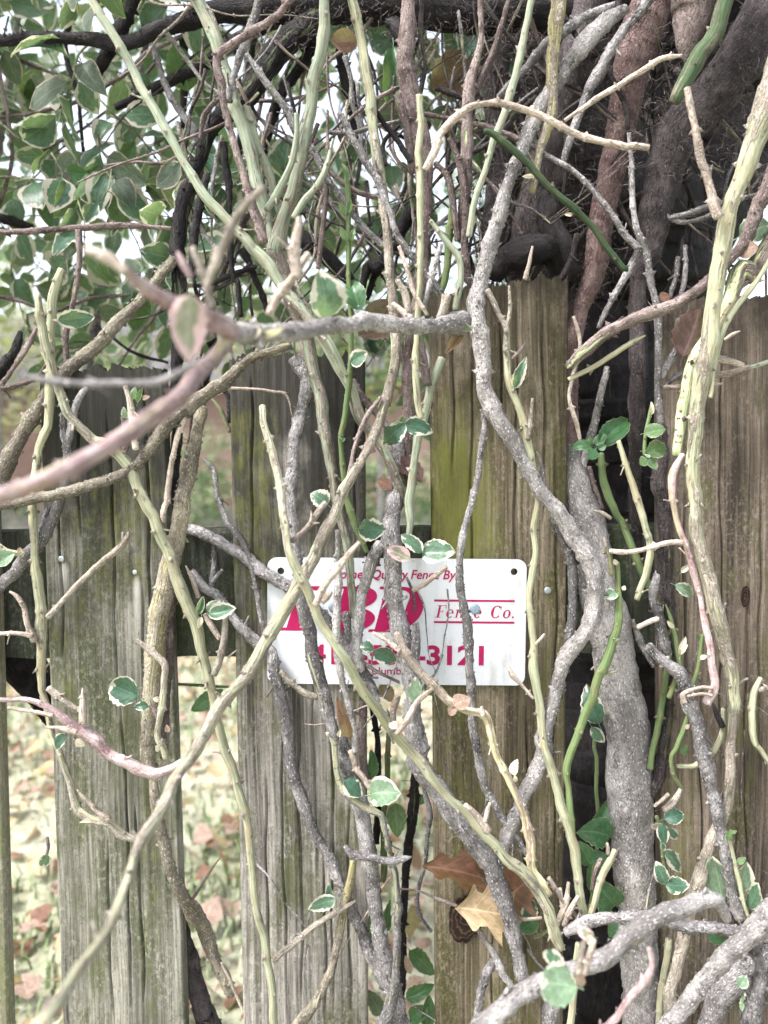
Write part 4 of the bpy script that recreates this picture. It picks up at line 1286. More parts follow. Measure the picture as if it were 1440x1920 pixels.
vine('centre_grey_trunk', 'thick grey trunk crossing the sign and slanting to the bottom right', 'gray',
     'o-.02 E 800,1000,80 775,1180,95 760,1350,100 o.035 H 750,150,108 765,330,112 775,470,120 810,650,128 845,850,130 862,1000,122 868,1150,115 915,1280,125 K 890,70,132 970,200,132 1070,330,130 1180,480,128 1280,620,118 1340,800,108 o.06 1390,950,100 L 95,870,85 130,1010,82 165,1200,80',
     twigs=[('side_twig', 'tan', 'o.05 H 870,460,40 950,420,38 1010,370,34 1045,340,30'), ('broken_stub', 'gray', 'o.05 H 880,860,60 885,760,62 885,640,55'),
            ('side_twig', 'gray', 'o.06 H 790,525,20 840,495,22')], leaves=['H 915,262 1088,272 138 .07 w', 'H 922,262 812,168 88 .075 w', 'H 858,302 738,246 86 .065 p'])
vine('sign_vine', 'rough grey vine crossing the logo into the centre trunk', 'gray', 'o.035 H 705,215,92 650,330,82 622,470,74 592,600,76 570,700,90 575,790,80 600,880,60',
     twigs=[('broken_stub', 'gray', 'o.035 H 545,720,50 530,640,60 520,575,45'), ('side_twig', 'brown', 'o.055 H 800,940,20 720,900,22 650,860,20 600,820,16'), ('side_twig', 'brown', 'o.055 H 655,860,12 660,800,12 668,770,10')],
     leaves=['H 672,772 785,838 94 .06 v', 'H 668,765 596,752 78 .06 v'])
vine('crossing_vine', 'grey shaggy vine running down from left across the sign corner', 'gray',
     'o-.01 G 965,140,58 1100,180,70 1250,280,76 o.01 1380,370,76 H 0,295,80 120,380,76 230,450,76 400,590,66 480,690,72 540,790,78 600,880,80 650,960,72 o.03 700,1060,70 745,1140,60')
vine('lumpy_vine', 'grey lumpy vine crossing the left of the sign and turning into a green stem below', 'gray',
     'o.02 g0 E 270,580,110 325,690,92 300,820,80 270,960,80 250,1100,76 235,1300,76 o.045 H 237,0,74 250,150,76 265,300,76 285,450,76 302,560,80 330,680,82 350,800,82 380,900,86 410,1020,82 430,1120,80 g.3 455,1205,72 g1 463,1260,40 475,1400,36 K 470,60,36 485,150,38 505,215,46 560,272,52 640,328,52 700,352,48 722,430,46 750,560,50 775,680,50 786,820,50 790,1000,48 786,1140,50 g.2 775,1250,60 740,1370,70 705,1450,72',
     twigs=[('side_twig', 'tan', 'o.05 K 545,20,40 590,120,38 645,215,34')],
     leaves=['K 642,245 785,222 142 .075 m round', 'K 515,175 605,262 100 .05 v', 'H 432,1215 418,1200 26 .06 c', 'H 480,1220 498,1190 24 .06 c'])
vine('arched_branch', 'grey branch arching left from the centre over the left picket', 'lich',
     'o.05 g.25 E 235,520,58 130,545,58 0,590,58 D 1300,628,64 1180,690,76 1080,760,82 960,850,90 870,930,90 780,1050,84 730,1112,80 g0 660,1175,76 560,1220,68 450,1250,74 340,1290,76 200,1320,74 80,1350,62 -10,1362,60')
vine('left_diagonal_branch', 'grey branch with a sawn knot running down to the left edge', 'lich',
     'o-.035 g0 D 905,70,66 830,160,76 720,280,76 600,410,84 480,540,84 390,630,92 300,720,84 o.01 240,790,82 150,930,100 80,1050,110 0,1210,120')
vine('left_green_vine', 'pale green vine running from the left picket down beside the left gap', 'green',
     'o.05 g1 D 198,255,40 215,400,60 240,520,60 265,650,60 300,750,56 340,850,60 400,930,66 490,1010,70 g.3 545,1035,90 600,1080,80 g1 680,1150,76 730,1270,70 800,1400,70 G 830,150,72 900,330,72 960,500,72 1010,640,70 1060,820,66 1090,950,66 1110,1090,60 1160,1250,60 1210,1410,56 J 1220,170,60 1270,350,60 1300,500,56 1312,650,52 1340,850,50 1370,1000,50 1400,1150,50 1420,1300,46 1426,1450,46',
     twigs=[('side_twig', 'green', 'o.06 G 1110,900,40 1140,820,46 1160,720,44 1170,600,36'), ('side_twig', 'tan', 'o.06 G 1140,715,38 1095,650,40 1065,585,30'), ('bud', 'tan', 'o.06 G 1185,810,14 1205,790,30 1228,772,8')],
     leaves=['G 1085,585 1233,562 92 .065 w', 'G 1078,575 1135,508 60 .06 m', 'G 1028,582 1058,488 42 .062 v', 'G 1045,600 1030,662 30 .06 c'])
vine('left_edge_vine', 'yellow green vine hanging down the left picket and curving to the right', 'green',
     'o.03 g1 D 322,125,46 290,230,50 266,340,58 265,500,50 265,650,52 260,780,60 240,920,60 205,1050,60 185,1200,60 165,1350,54 G 165,50,46 172,200,50 200,400,60 215,600,66 215,800,66 216,950,56 240,1100,46 300,1300,42 345,1430,46 J 345,160,46 400,310,50 480,380,52 g.4 560,400,48 640,460,50 715,482,46',
     twigs=[('side_twig', 'green', 'o.035 G 248,602,46 340,500,46 480,360,44 600,260,42 645,210,38 672,160,24'), ('side_twig', 'tan', 'o.04 G 180,725,56 150,660,40 125,570,38 95,500,36 50,468,16'),
            ('side_twig', 'tan', 'o.05 G 170,700,40 100,690,34 -10,682,34'), ('side_twig', 'tan', 'o.04 J 570,380,40 500,330,34 430,260,24 400,222,10'), ('bud', 'tan', 'o.035 G 640,200,24 638,160,22')],
     leaves=['D 300,388 492,374 98 .05 v', 'D 300,395 280,380 36 .05 k', 'J 490,392 412,388 24 .035 c'])
vine('dark_rough_twig', 'blackish rough twig stub at the left edge above the fence', 'dark', 'o.0 D 108,448,26 85,520,56 45,590,64 -10,650,76', cat='twig')
vine('brown_twig', 'brown bent twig at the left edge above the fence', 'brown', 'o.02 D 192,425,28 120,570,36 60,660,32 18,742,36 100,720,40 180,690,36 240,622,28', cat='twig')
vine('pinkish_twig', 'thin pinkish grey twig hanging above the left picket', 'brown', 'o-.01 A 408,1195,38 415,1320,38 D 415,0,36 408,140,34 385,280,30 355,430,34 345,560,34 340,650,30', cat='twig')
vine('forked_root', 'forked rough grey root creeping down to the left edge', 'gray',
     'o.02 D 452,738,36 400,820,46 370,950,52 345,1030,62 345,1120,54 330,1200,54 318,1300,60 G 298,30,70 270,110,76 200,220,82 130,290,76 60,380,72 -10,450,72', cat='root',
     twigs=[('side_root', 'gray', 'o.018 D 325,870,38 325,980,46 350,1035,50'), ('side_root', 'gray', 'o.018 G 255,30,34 215,140,36 180,250,30')])
vine('level_twig', 'straight greyish level twig entering at the upper left', 'brown', 'o-.02 A -10,1206,38 200,1195,40 400,1180,40 600,1170,40 890,1187,28', cat='twig')
vine('scaly_trunk', 'scaly grey trunk with yellow lichen down the right side of the left picket', 'lich',
     'o.03 g.15 D 1052,840,72 1020,980,80 1000,1100,94 980,1200,108 950,1320,112 930,1440,114 G 905,220,112 880,300,112 845,480,122 g.35 815,640,130 800,850,130 790,1000,120 g.1 775,1150,104 765,1330,92 J 790,110,80 800,250,64 830,400,80 860,500,66 o.03 890,620,76 o.022 940,750,82 o.0 1000,850,100 o-.03 1060,950,92 1100,1080,86 1160,1190,82 1205,1290,72', cat='trunk',
     twigs=[('side_twig', 'tan', 'o-.04 J 1000,790,22 1060,700,18 1110,620,16 1140,580,8'), ('side_twig', 'tan', 'o-.02 J 1150,1120,20 1200,1240,26 1260,1360,24 1310,1420,20')])
vine('second_scaly_trunk', 'thin brown trunk pressed against the scaly lichen trunk', 'brown', 'o.012 G 900,300,60 885,500,70 870,700,80 860,900,70 850,1150,60 850,1330,50', cat='trunk')
vine('bone_twig', 'smooth pale tan twig right of the left picket top', 'tan', 'o.05 D 962,888,32 920,1000,40 890,1120,42 870,1250,42 850,1380,46 G 862,70,42 850,110,30', cat='twig')
vine('budding_twig', 'stubby budding yellow twig on the scaly trunk', 'green', 'o.055 g.9 G 860,1335,38 848,1270,50 822,1200,48 836,1080,50 855,920,48 850,855,54 g.0 800,805,44 712,718,26',
     cat='twig', leaves=['G 720,1015 578,945 140 .06 v round', 'G 772,1062 690,1066 50 .06 v', 'G 870,1200 872,1160 28 .06 k', 'G 830,1030 795,1025 30 .06 c', 'G 830,1290 805,1275 34 .06 c'],
     twigs=[('side_twig', 'brown', 'o.055 G 830,1130,50 800,1090,40 775,1060,20')])
vine('scarred_twig', 'knobbly reddish scarred twig crossing the left picket', 'pink',
     'o.075 g0 G -10,1022,34 130,1030,38 240,1080,44 330,1130,58 420,1190,88 480,1230,84 540,1290,68 640,1340,68 730,1380,74 820,1405,70 890,1385,58 945,1350,40', cat='twig',
     twigs=[('side_twig', 'tan', 'o.08 G 40,1072,16 90,1078,26 180,1090,28 275,1112,32'), ('side_twig', 'green', 'o.06 G 250,968,44 310,1020,48 395,1085,44'), ('side_twig', 'tan', 'o.08 G 430,1150,60 430,1060,46 430,970,14'),
            ('side_twig', 'tan', 'o.09 G 400,1200,40 330,1180,34 235,1172,12')],
     leaves=['G 345,1215 268,1284 76 .085 v', 'G 390,1240 440,1270 44 .08 c', 'G 400,1090 440,1060 44 .08 k'])
vine('gap_branch', 'grey branch crossing the left gap under the rail and running down the second picket', 'gray',
     'o-.01 G 995,365,46 1060,450,64 1130,500,62 1200,590,62 o.015 1290,690,74 1335,740,82 H 130,790,74 150,880,76 180,1000,76 210,1150,76 232,1290,72 252,1440,70 K 225,60,62 255,140,62 300,290,74 350,430,70 410,540,70 460,650,70 510,760,72 560,870,76 610,970,76 650,1070,86 690,1140,98 735,1240,110', cat='branch',
     twigs=[('side_twig', 'gray', 'o-.01 G 1110,225,32 1108,350,40 1098,440,44'), ('side_twig', 'gray', 'o-.008 G 1100,420,34 1155,355,24'), ('side_twig', 'tan', 'o.0 G 965,335,10 1000,410,30 1030,500,30'),
            ('side_twig', 'green', 'o.02 H 185,880,34 225,930,42 270,970,42 320,1000,46 375,1015,44')])
vine('thin_grey_twig', 'thin grey wavy twig hanging in the left gap', 'gray', 'o-.02 D 1062,1112,28 1110,1180,34 1130,1300,34 1170,1430,36 o.0 G 1200,140,36 1270,250,40 o.012 1320,420,40 1350,560,36 1366,650,30', cat='twig')
vine('wire_twig', 'wiry tan twig hooking down over the second picket top', 'tan', 'o.015 D 1200,742,22 1340,745,20 1430,758,18 E 140,750,18 200,765,18 228,805,15 242,885,8', cat='twig',
     twigs=[('side_twig', 'dark', 'o-.012 D 1120,720,30 1175,770,34 1190,840,40 1192,920,30'), ('side_twig', 'shoot', 'o-.012 D 1095,790,20 1150,870,32 1195,970,24')])
vine('cut_yellow_vine', 'pale yellow green vine with a cut top crossing the sign to the bottom right', 'green',
     'o.09 g1 E 88,840,44 95,900,48 120,1000,52 150,1120,56 180,1270,58 195,1400,50 g.4 o.16 H 205,100,50 230,270,60 g.8 270,380,72 320,480,72 360,560,78 410,650,66 g1 460,730,62 o.15 520,830,70 570,920,70 630,1010,66 690,1100,72 740,1160,66 o.09 850,1290,66 940,1400,70 K 930,120,62 1030,230,62 1130,330,64 1210,430,60 1300,520,60 L 80,585,62 g.7 180,660,74 240,740,76 290,850,76 330,960,72 365,1050,60',
     twigs=[('side_twig', 'tan', 'o.17 H 365,540,46 410,430,46 460,360,46 520,290,42 592,212,30'), ('side_twig', 'green', 'o.16 H 305,400,42 315,310,36'), ('side_twig', 'mint', 'o.15 H 240,210,34 320,130,36 380,50,40 420,5,36'),
            ('side_twig', 'tan', 'o.15 H 395,520,46 430,490,40 450,470,16'), ('bud', 'tan', 'o.155 H 340,110,28 345,70,18 340,50,8'), ('bud', 'tan', 'o.155 H 350,115,24 375,115,20 385,112,8'),
            ('side_twig', 'green', 'o.13 H 765,1195,42 770,1100,44 795,1010,36'), ('side_twig', 'tan', 'o.13 H 785,1205,44 850,1120,48 905,1040,40 975,970,24'), ('side_twig', 'tan', 'o.12 K 1140,300,30 1210,370,44 1260,440,54'),
            ('side_twig', 'tan', 'o.12 K 1245,390,36 1258,330,34 1270,290,22')],
     leaves=['H 872,1050 888,908 70 .13 m', 'H 800,1020 830,985 50 .13 c', 'H 735,1090 700,1020 44 .13 c', 'E 430,1345 345,1280 112 .10 w', 'H 750,1150 790,1170 50 .14 c'])
vine('pink_tan_vine', 'pinkish tan vine from the sign phone number down to the lower right', 'tan',
     'o.075 g.05 H 785,680,44 830,780,60 900,870,60 980,960,56 1060,1040,56 1150,1090,56 1230,1112,62 g.8 1270,1200,56 1300,1290,52 1340,1380,52 L 30,0,52 g.4 70,100,56 130,230,56 180,370,60 210,480,60 215,600,52 g.8 250,680,52 300,770,50',
     twigs=[('side_twig', 'tan', 'o.08 H 660,682,22 720,715,36 800,775,36'), ('side_twig', 'tan', 'o.08 H 740,740,30 720,690,26'), ('side_twig', 'tan', 'o.08 H 1235,1115,46 1232,1090,30 1225,1065,18')],
     leaves=['H 1080,1060 1160,1010 90 .085 k', 'H 1100,1070 1045,1105 56 .08 k', 'L 120,150 128,62 52 .08 c', 'L 125,150 132,190 24 .08 c', 'H 930,950 1000,985 84 .03 v', 'H 1090,1060 1110,1120 30 .07 y'])
vine('crusty_stem', 'thin crusty pale grey stem hanging across the middle of the logo', 'pale', 'o.05 H 480,150,34 482,300,40 490,420,46 484,550,46 476,700,46 490,850,44 510,950,42 540,1080,42 562,1210,44 570,1300,40', cat='stem')
vine('hanging_grey_vine', 'slim grey vine hanging over the right half of the sign', 'gray',
     'o.045 E 1235,850,46 1250,960,46 1220,1100,46 1190,1230,42 1150,1400,42 H 1140,130,46 1120,260,50 1115,400,56 1130,520,60 1150,650,66 1155,780,56 1165,900,56 1175,1050,52 1182,1150,52 1210,1300,50 1240,1440,48 K 1240,150,46 1310,300,46 1380,420,46 L 60,350,46 130,460,42 195,570,38')
vine('looping_vine', 'thick grey vine bulging in a loop right of the sign', 'pale',
     'o.0 C 700,40,66 590,130,92 480,250,104 390,360,92 300,480,92 200,700,90 130,860,90 o.05 70,1040,95 20,1200,100 B 1245,1400,110 E 1215,130,110 1205,300,110 1210,450,108 1230,600,96 1240,740,102 1290,840,110 1340,950,106 F 0,800,100 60,930,96 130,1050,92 200,1180,90 280,1300,92 380,1430,92 o.065 I 340,80,92 430,190,100 500,300,110 545,420,116 557,530,118 530,620,112 470,710,104 410,790,116 370,880,112 340,980,104 310,1100,104 270,1230,112 o.045 L 280,30,112 230,130,108 160,280,84 100,430,82 60,560,72 20,700,60',
     twigs=[('side_branch', 'gray', 'o.05 I 320,90,46 390,220,58 425,330,60 427,480,60 420,600,60 400,730,64'), ('side_twig', 'gray', 'o.055 F 280,1330,36 270,1180,32 240,1070,14')])
vine('right_green_stem', 'slender pale green stem passing just right of the sign', 'green',
     'o.055 g.2 F 82,430,44 85,560,46 95,690,46 g1 130,800,46 170,900,50 200,1040,55 220,1200,50 235,1330,50 226,1440,46 I 225,150,46 210,350,46 195,500,46 205,650,46 210,780,50 225,900,55 250,1050,56 270,1200,56 310,1380,56 L 340,200,62 380,340,70 420,520,66 450,680,60 475,840,56 487,940,48',
     twigs=[('side_twig', 'green', 'o.06 F -20,230,34 30,320,38 70,400,38 85,450,40'), ('side_twig', 'green', 'o.06 F 195,1010,34 205,900,32 218,795,20'), ('side_twig', 'tan', 'o.065 I 222,1025,20 165,955,24 115,905,36 85,845,8'),
            ('side_twig', 'tan', 'o.06 I 232,745,24 280,690,22'), ('side_twig', 'green', 'o.06 F 80,440,30 100,340,28 95,210,14'), ('side_twig', 'brown', 'o.06 F 110,590,22 150,550,26 178,510,12'), ('side_twig', 'green', 'o.06 F 115,760,22 150,660,18')],
     leaves=['F 120,745 182,588 62 .065 w'])
vine('right_cane', 'stout pale yellow green cane running down the right picket', 'green',
     'o.11 g.25 C 1470,470,170 1410,640,158 1350,780,146 g.7 1290,950,118 1240,1130,112 1200,1300,102 F 1200,0,92 g.8 1170,200,92 1140,400,96 1110,600,96 1090,750,96 1070,900,92 o.07 1050,1100,88 1060,1300,86 I 1062,0,92 1070,150,96 1110,330,96 1150,500,96 1190,650,92 1220,780,84 1250,950,74 g.4 o.05 1270,1100,70 1262,1250,64 1250,1440,70 L 1240,150,76 g.3 1215,300,80 1175,430,84 1130,560,90 g0 1075,700,92 1030,850,88 o.03 995,1000,84 960,1110,84 935,1250,92 930,1450,100', cat='vine',
     twigs=[('side_branch', 'tan', 'o.11 C 1185,1130,58 1130,960,52 1090,800,56 1060,650,50 1020,455,38')])
vine('slim_right_stem', 'slim pale stem beside the stout cane at the right edge', 'green', 'o.08 g1 F 1450,80,34 1340,240,42 1240,380,46 1190,500,42 1160,650,36 1140,790,30', cat='stem',
     twigs=[('side_twig', 'tan', 'o.085 F 1215,490,20 1260,460,26 1295,445,8')])
vine('curved_brown_vine', 'brown vine with a pale green underside sweeping left behind the stout cane', 'brown',
     'o.05 g.45 F 402,640,62 450,580,76 500,530,82 g.25 600,450,82 720,390,82 850,350,76 g0 980,290,76 1090,210,72 1160,150,72 o.06 1240,70,72 1310,-10,74 C 1370,1120,90 1450,940,100')
vine('short_green_twig', 'short yellow green twig under the curved brown vine', 'green', 'o.045 g1 F 404,697,28 520,640,40 640,560,36 740,500,30 802,468,12', cat='twig')
vine('joint_twig', 'grey jointed twig dropping down through the right gap', 'gray',
     'o.03 C 718,690,24 730,900,30 735,1000,36 750,1150,36 770,1230,50 800,1300,46 820,1420,46 F 830,200,46 860,320,42 870,450,42 870,650,42 872,800,42 882,930,44', cat='twig',
     twigs=[('side_twig', 'gray', 'o.03 C 280,800,28 420,890,34 520,980,40 620,1100,40 690,1210,46 765,1290,48'), ('side_twig', 'gray', 'o.02 C 770,1290,50 720,1400,46 F 690,140,46 640,250,40 590,350,36 560,430,28')])
vine('gap_twig', 'thin grey twig deep in the right gap', 'gray', 'o-.015 F 605,630,38 570,780,44 530,950,48 495,1110,46 480,1250,42 450,1400,42 I 430,150,40', cat='twig')
vine('reddish_twig', 'thin reddish brown twig low in the right gap', 'brown', 'o-.01 F 510,1150,30 550,1280,34 580,1370,28', cat='twig')
vine('gap_edge_twig', 'pale thin twig along the right edge of the tallest picket', 'tan', 'o.01 F 430,370,22 465,480,24 460,580,22 420,720,26 405,800,30 440,900,30 465,1010,24', cat='twig')
vine('bright_green_shoot', 'dark green straight shoot slanting through the dark upper right', 'olive',
     'o.06 g1 B 1240,680,34 C 20,700,42 150,820,46 280,950,46 420,1080,46 560,1230,46 690,1395,42 F 700,110,40', cat='shoot',
     leaves=['C 225,915 165,918 22 .06 c', 'C 430,1115 382,1112 20 .06 c'])
vine('arched_twig', 'bright tan arched twig crossing the upper right', 'tan', 'o.10 B 935,880,42 990,770,46 1040,660,46 1110,590,46 1200,540,46 1300,530,46 C 0,535,46 100,550,50 200,580,50 320,640,46 440,690,50 560,735,46 690,755,44 822,766,34', cat='twig')
vine('mossy_stem', 'yellow mossy upright stem at the upper right of centre', 'lich', 'o.035 g.5 C 352,-10,82 335,150,80 325,350,68 320,500,66 310,620,66 270,720,56 235,850,52 215,1000,40', cat='stem')
vine('straight_green_stem', 'pale straight green stem leaning in from the top centre right', 'mint', 'o.05 g1 C 212,-10,50 180,150,50 140,330,50 90,520,50 50,650,54 5,760,48 B 1220,950,46 1180,1100,46 1160,1230,38', cat='stem')
vine('greybrown_stem', 'grey brown stem slanting over the reddish trunk at the top right', 'gray', 'o.03 C 830,-10,70 780,70,66 700,160,62 620,280,62 530,430,60 470,570,52 410,730,46 372,860,36', cat='stem')
vine('thin_tan_twig', 'thin tan twig crossing the reddish trunk', 'tan', 'o.05 C 992,290,24 880,310,34 780,370,36 640,460,36 510,540,34 385,625,20', cat='twig')
vine('dark_green_cane', 'dark green thick cane at the top right', 'olive', 'o.055 g.6 C 1225,-10,92 1180,150,100 1090,290,92 1010,410,92 955,530,66', cat='vine')
vine('dark_grey_twig', 'dark grey twig across the shaded tangle at the top', 'gray', 'o-.01 C 650,20,30 520,70,50 400,150,60 250,260,60 170,360,44 40,500,40', cat='twig')
vine('brown_fork', 'brown forked stem in the shade right of centre top', 'brown', 'o.02 B 1222,-10,34 1228,200,38 1210,290,42 1175,420,74 1150,580,86 1150,780,80 1135,1000,70 1120,1250,56', cat='stem', g=.1,
     twigs=[('side_branch', 'brown', 'o.02 B 1375,-10,30 1310,200,36 1260,340,42 1195,480,44')])
vine('lean_grey_twig', 'grey twig with a blunt tip leaning right toward the centre', 'gray', 'o.055 B 488,588,34 560,720,46 620,830,46 690,960,50 740,1090,46 800,1220,46 880,1350,46 E 935,155,46 1000,240,46 1052,295,40', cat='twig')
vine('long_grey_twig', 'long thin grey twig running from the left under the centre fork', 'gray', 'o.015 A 1270,270,32 B 100,430,44 200,550,46 280,680,46 370,800,46 440,940,46 510,1030,46 600,1150,42 715,1275,38', cat='twig')
vine('black_twig', 'thin blackish twig left of the cut green stem', 'dark', 'o.03 B 628,508,24 700,620,30 790,740,36 862,842,34', cat='twig')
vine('plumb_twig', 'thin brown twig hanging plumb between the green stems', 'brown', 'o-.01 B 427,575,18 425,800,24 425,950,30 410,1150,36 390,1300,30 378,1395,28', cat='twig')
vine('small_green_twig', 'small green twig forking off right of the stout green vine', 'mint', 'o.06 g.9 B 455,720,14 420,840,34 370,960,44 300,1050,46 250,1130,40', cat='twig',
     twigs=[('side_twig', 'brown', 'o.06 B 320,1010,26 380,980,34 405,950,18')])
vine('small_green_twig', 'small green twig forking off left of the stout green vine', 'mint', 'o.06 g.9 B 265,590,30 262,720,32 235,860,36 170,990,44 110,1090,46', cat='twig')
vine('brown_shade_stem', 'brown crooked stem left of the looping vine', 'brown', 'o.03 B 1060,715,34 1100,830,42 1130,980,46 1140,1150,46 1140,1300,50 1150,1440,52 E 1150,120,52 1175,210,40', cat='stem',
     twigs=[('side_branch', 'brown', 'o.025 B 985,845,30 1050,920,36 1080,1060,42 1105,1250,42')])
vine('shaded_green_stem', 'short green stem at the shoulder of the tallest picket', 'mint', 'o.045 g1 B 960,1145,30 1040,1240,42 1108,1330,46 E 1122,150,46 1105,260,46 1090,335,36', cat='stem')
vine('shaded_green_stem', 'green stem in shade right of the cut green stem', 'shoot', 'o.01 g.8 B 1070,1080,42 1060,1250,50 1042,1440,50 E 1030,130,48 1018,240,36', cat='stem')
vine('cream_twig', 'cream coloured twig left of the cut green stem', 'tan', 'o.085 E 798,5,24 840,120,30 880,250,36 945,362,26', cat='twig')
vine('pale_grey_twig', 'pale grey twig leaning against the cut green stem from the right', 'gray', 'o.075 E 1015,-5,28 970,150,36 928,322,28', cat='twig')
vine('budded_green_shoot', 'slender green shoot with pointed buds and small leaves at the centre', 'shoot',
     'o.045 g.9 B 525,900,34 535,1000,34 537,1100,34 540,1250,30 E 540,20,30 542,150,30 545,330,32 545,500,36 540,700,40 512,900,40 495,1000,36 500,1100,36 520,1250,40 560,1440,40 H 580,130,40 632,265,28', cat='shoot',
     leaves=['B 525,950 515,838 44 .05 y', 'B 520,1120 485,1045 34 .05 y', 'B 540,1110 548,1032 30 .05 y', 'B 525,1250 490,1172 34 .05 y', 'B 550,1250 565,1178 30 .05 y',
             'E 592,332 538,160 118 .055 g', 'E 602,362 588,312 48 .055 v', 'E 545,610 637,560 92 .06 w', 'H 585,140 728,158 126 .06 v', 'E 512,1010 480,992 14 .05 y', 'E 500,1020 520,1000 14 .05 y'])
vine('brown_cross_stem', 'brown stem passing under the long cane at the middle gap', 'brown', 'o.02 E 555,700,48 620,800,50 700,890,46 740,950,40', cat='stem')
vine('brown_spur', 'thin brown spur curving up beside the long cane', 'brown', 'o.075 E 703,788,24 650,860,30 600,960,30 560,1080,30 538,1205,36', cat='twig')
vine('dark_peg', 'short brown stem behind the cut green stem at the fence top', 'brown', 'o.035 E 915,510,50 925,620,54 945,725,56', cat='stem')
vine('right_gap_shoot', 'bright green curved shoot with dark leaves in the right gap', 'shoot',
     'o.02 g1 F 572,1080,46 600,1250,52 650,1400,50 I 680,120,46 750,270,46 800,390,50 840,480,46 880,580,42 915,700,38 930,800,36 920,900,40 905,1010,42 880,1120,42 850,1270,42 828,1390,40', cat='shoot',
     leaves=['F 525,1040 418,1040 62 .03 g', 'F 545,1060 505,1108 68 .035 g', 'F 560,1040 718,880 120 .02 g', 'F 545,1040 600,975 60 .02 g', 'F 560,1060 600,1040 40 .035 g', 'F 530,1030 515,990 20 .035 y'],
     twigs=[('side_twig', 'green', 'o.03 I 625,90,26 580,65,30 530,45,10')])
vine('yellow_gap_stem', 'yellow green curved stem in front of the right gap', 'green', 'o.035 g1 F 663,1015,34 700,1130,40 750,1280,46 790,1430,46 I 800,100,46 820,220,48 805,370,46 780,450,42 758,510,36', cat='stem')
vine('bud_stem', 'short green stem with round light leaves and a bud in the right gap', 'shoot', 'o.045 g1 F 838,815,16 828,880,26 808,960,22 800,1040,24 800,1090,22', cat='stem',
     leaves=['F 838,880 838,812 22 .05 c', 'F 800,975 910,958 94 .055 y', 'F 806,1065 920,1045 96 .06 y', 'F 812,1108 772,1135 58 .055 y', 'F 825,1105 855,1168 52 .055 y', 'F 810,1100 820,1085 30 .06 m'])
vine('arching_green_shoot', 'bright green shoot arching in front of the thick pale warty trunk', 'shoot',
     'o.055 g.95 I 655,315,30 660,460,44 660,580,52 650,680,56 620,790,56 560,920,60 520,1050,60 460,1190,56 410,1320,52 395,1400,52 L 400,90,56 397,200,48 410,330,52 430,470,52 452,610,38', cat='shoot',
     twigs=[('side_twig', 'shoot', 'o.06 I 630,380,34 612,280,32 600,235,22'), ('side_twig', 'tan', 'o.06 I 600,240,24 590,200,20 582,185,8')],
     leaves=['I 655,475 588,498 66 .06 m', 'I 655,330 640,300 26 .06 c', 'I 685,460 700,440 24 .06 c'])
vine('gap_foliage', 'dark green leafy shoot at the bottom of the right gap', 'shoot', 'o.0 g1 L 480,980,30 520,800,30 540,600,30 560,420,28 I 540,1180,26', cat='shoot',
     leaves=['I 560,1160 490,955 118 .01 v', 'I 525,1170 585,1258 64 .02 w', 'L 625,470 475,395 165 .01 g', 'L 545,470 610,290 120 .0 g', 'L 520,620 470,480 100 .0 g', 'L 530,600 600,560 90 .015 g',
             'L 660,840 545,715 160 .01 g', 'L 540,760 500,640 70 .0 g', 'L 680,930 612,985 80 .02 g', 'L 520,700 560,600 80 -.01 g', 'L 560,900 640,860 70 -.005 g'])
vine('pinkish_right_vine', 'pinkish tan crooked vine between the right gap and the stout cane', 'pink',
     'o.06 g.35 F 1000,1085,36 960,1150,46 940,1250,46 955,1370,42 I 962,40,36 985,160,40 1020,240,42 1050,340,46 1080,480,42 g.1 1110,620,46 1140,750,46 1150,880,50 1158,960,56 1120,1050,60',
     twigs=[('side_twig', 'tan', 'o.065 I 1000,215,40 950,215,36 850,240,36 740,262,32 620,258,38'), ('side_twig', 'tan', 'o.065 I 1150,970,30 1080,965,22 1000,1000,24 1010,1050,30'), ('side_twig', 'tan', 'o.065 I 1155,1010,22 1100,1000,20 1020,1010,18')],
     leaves=['I 962,435 1068,490 68 .03 m'])
vine('lower_right_trunk', 'purplish grey smooth trunk forking over the right picket', 'gray',
     'o.05 I 815,750,56 860,800,62 900,830,62 970,880,80 1010,980,82 1050,1080,92 1080,1200,78 1110,1330,78 L 1095,20,84 1130,130,86 1170,330,86 1210,530,86 1250,720,80 1295,890,76', cat='trunk',
     twigs=[('side_branch', 'gray', 'o.045 I 862,378,36 850,500,50 880,600,58 890,700,60 920,790,60'), ('side_twig', 'tan', 'o.05 I 870,610,34 820,625,32 762,655,30'), ('side_branch', 'gray', 'o.04 I 735,615,26 790,740,46 850,860,36'),
            ('side_branch', 'gray', 'o.05 I 1000,1010,46 1010,1060,54 1045,1100,60')])
vine('budded_twig', 'thin green twig with a pale bud cluster left of the stout cane', 'shoot', 'o.04 g.8 I 908,535,12 930,590,26 955,670,32 978,770,36 985,860,34 950,960,36 925,1020,34', cat='twig',
     leaves=['I 985,800 1010,700 34 .045 c', 'I 985,790 1018,745 28 .045 c', 'I 990,370 1035,330 30 .045 c', 'I 950,660 918,620 24 .045 c'])
vine('little_green_branch', 'little green branch on the right picket below the level tan twigs', 'shoot', 'o.04 g.8 I 1103,690,30 1080,830,36 1050,960,36 1015,1150,36 960,1270,36 930,1320,34 L 895,10,36 940,130,34 990,215,26', cat='twig',
     leaves=['I 1085,720 1078,678 20 .04 y', 'I 1105,700 1110,670 18 .04 y', 'I 1090,820 1125,795 28 .045 c', 'I 1010,1180 1035,1160 26 .045 k', 'I 985,1270 1030,1310 50 .04 y'])
vine('hooked_green_twig', 'green hook shaped twig low on the right picket', 'green', 'o.035 g.8 I 1208,1075,30 1200,1200,42 1150,1310,42 1060,1372,42 965,1376,34', cat='twig',
     twigs=[('side_twig', 'dark', 'o.04 I 1205,1170,44 1180,1110,40 1155,1050,14')])
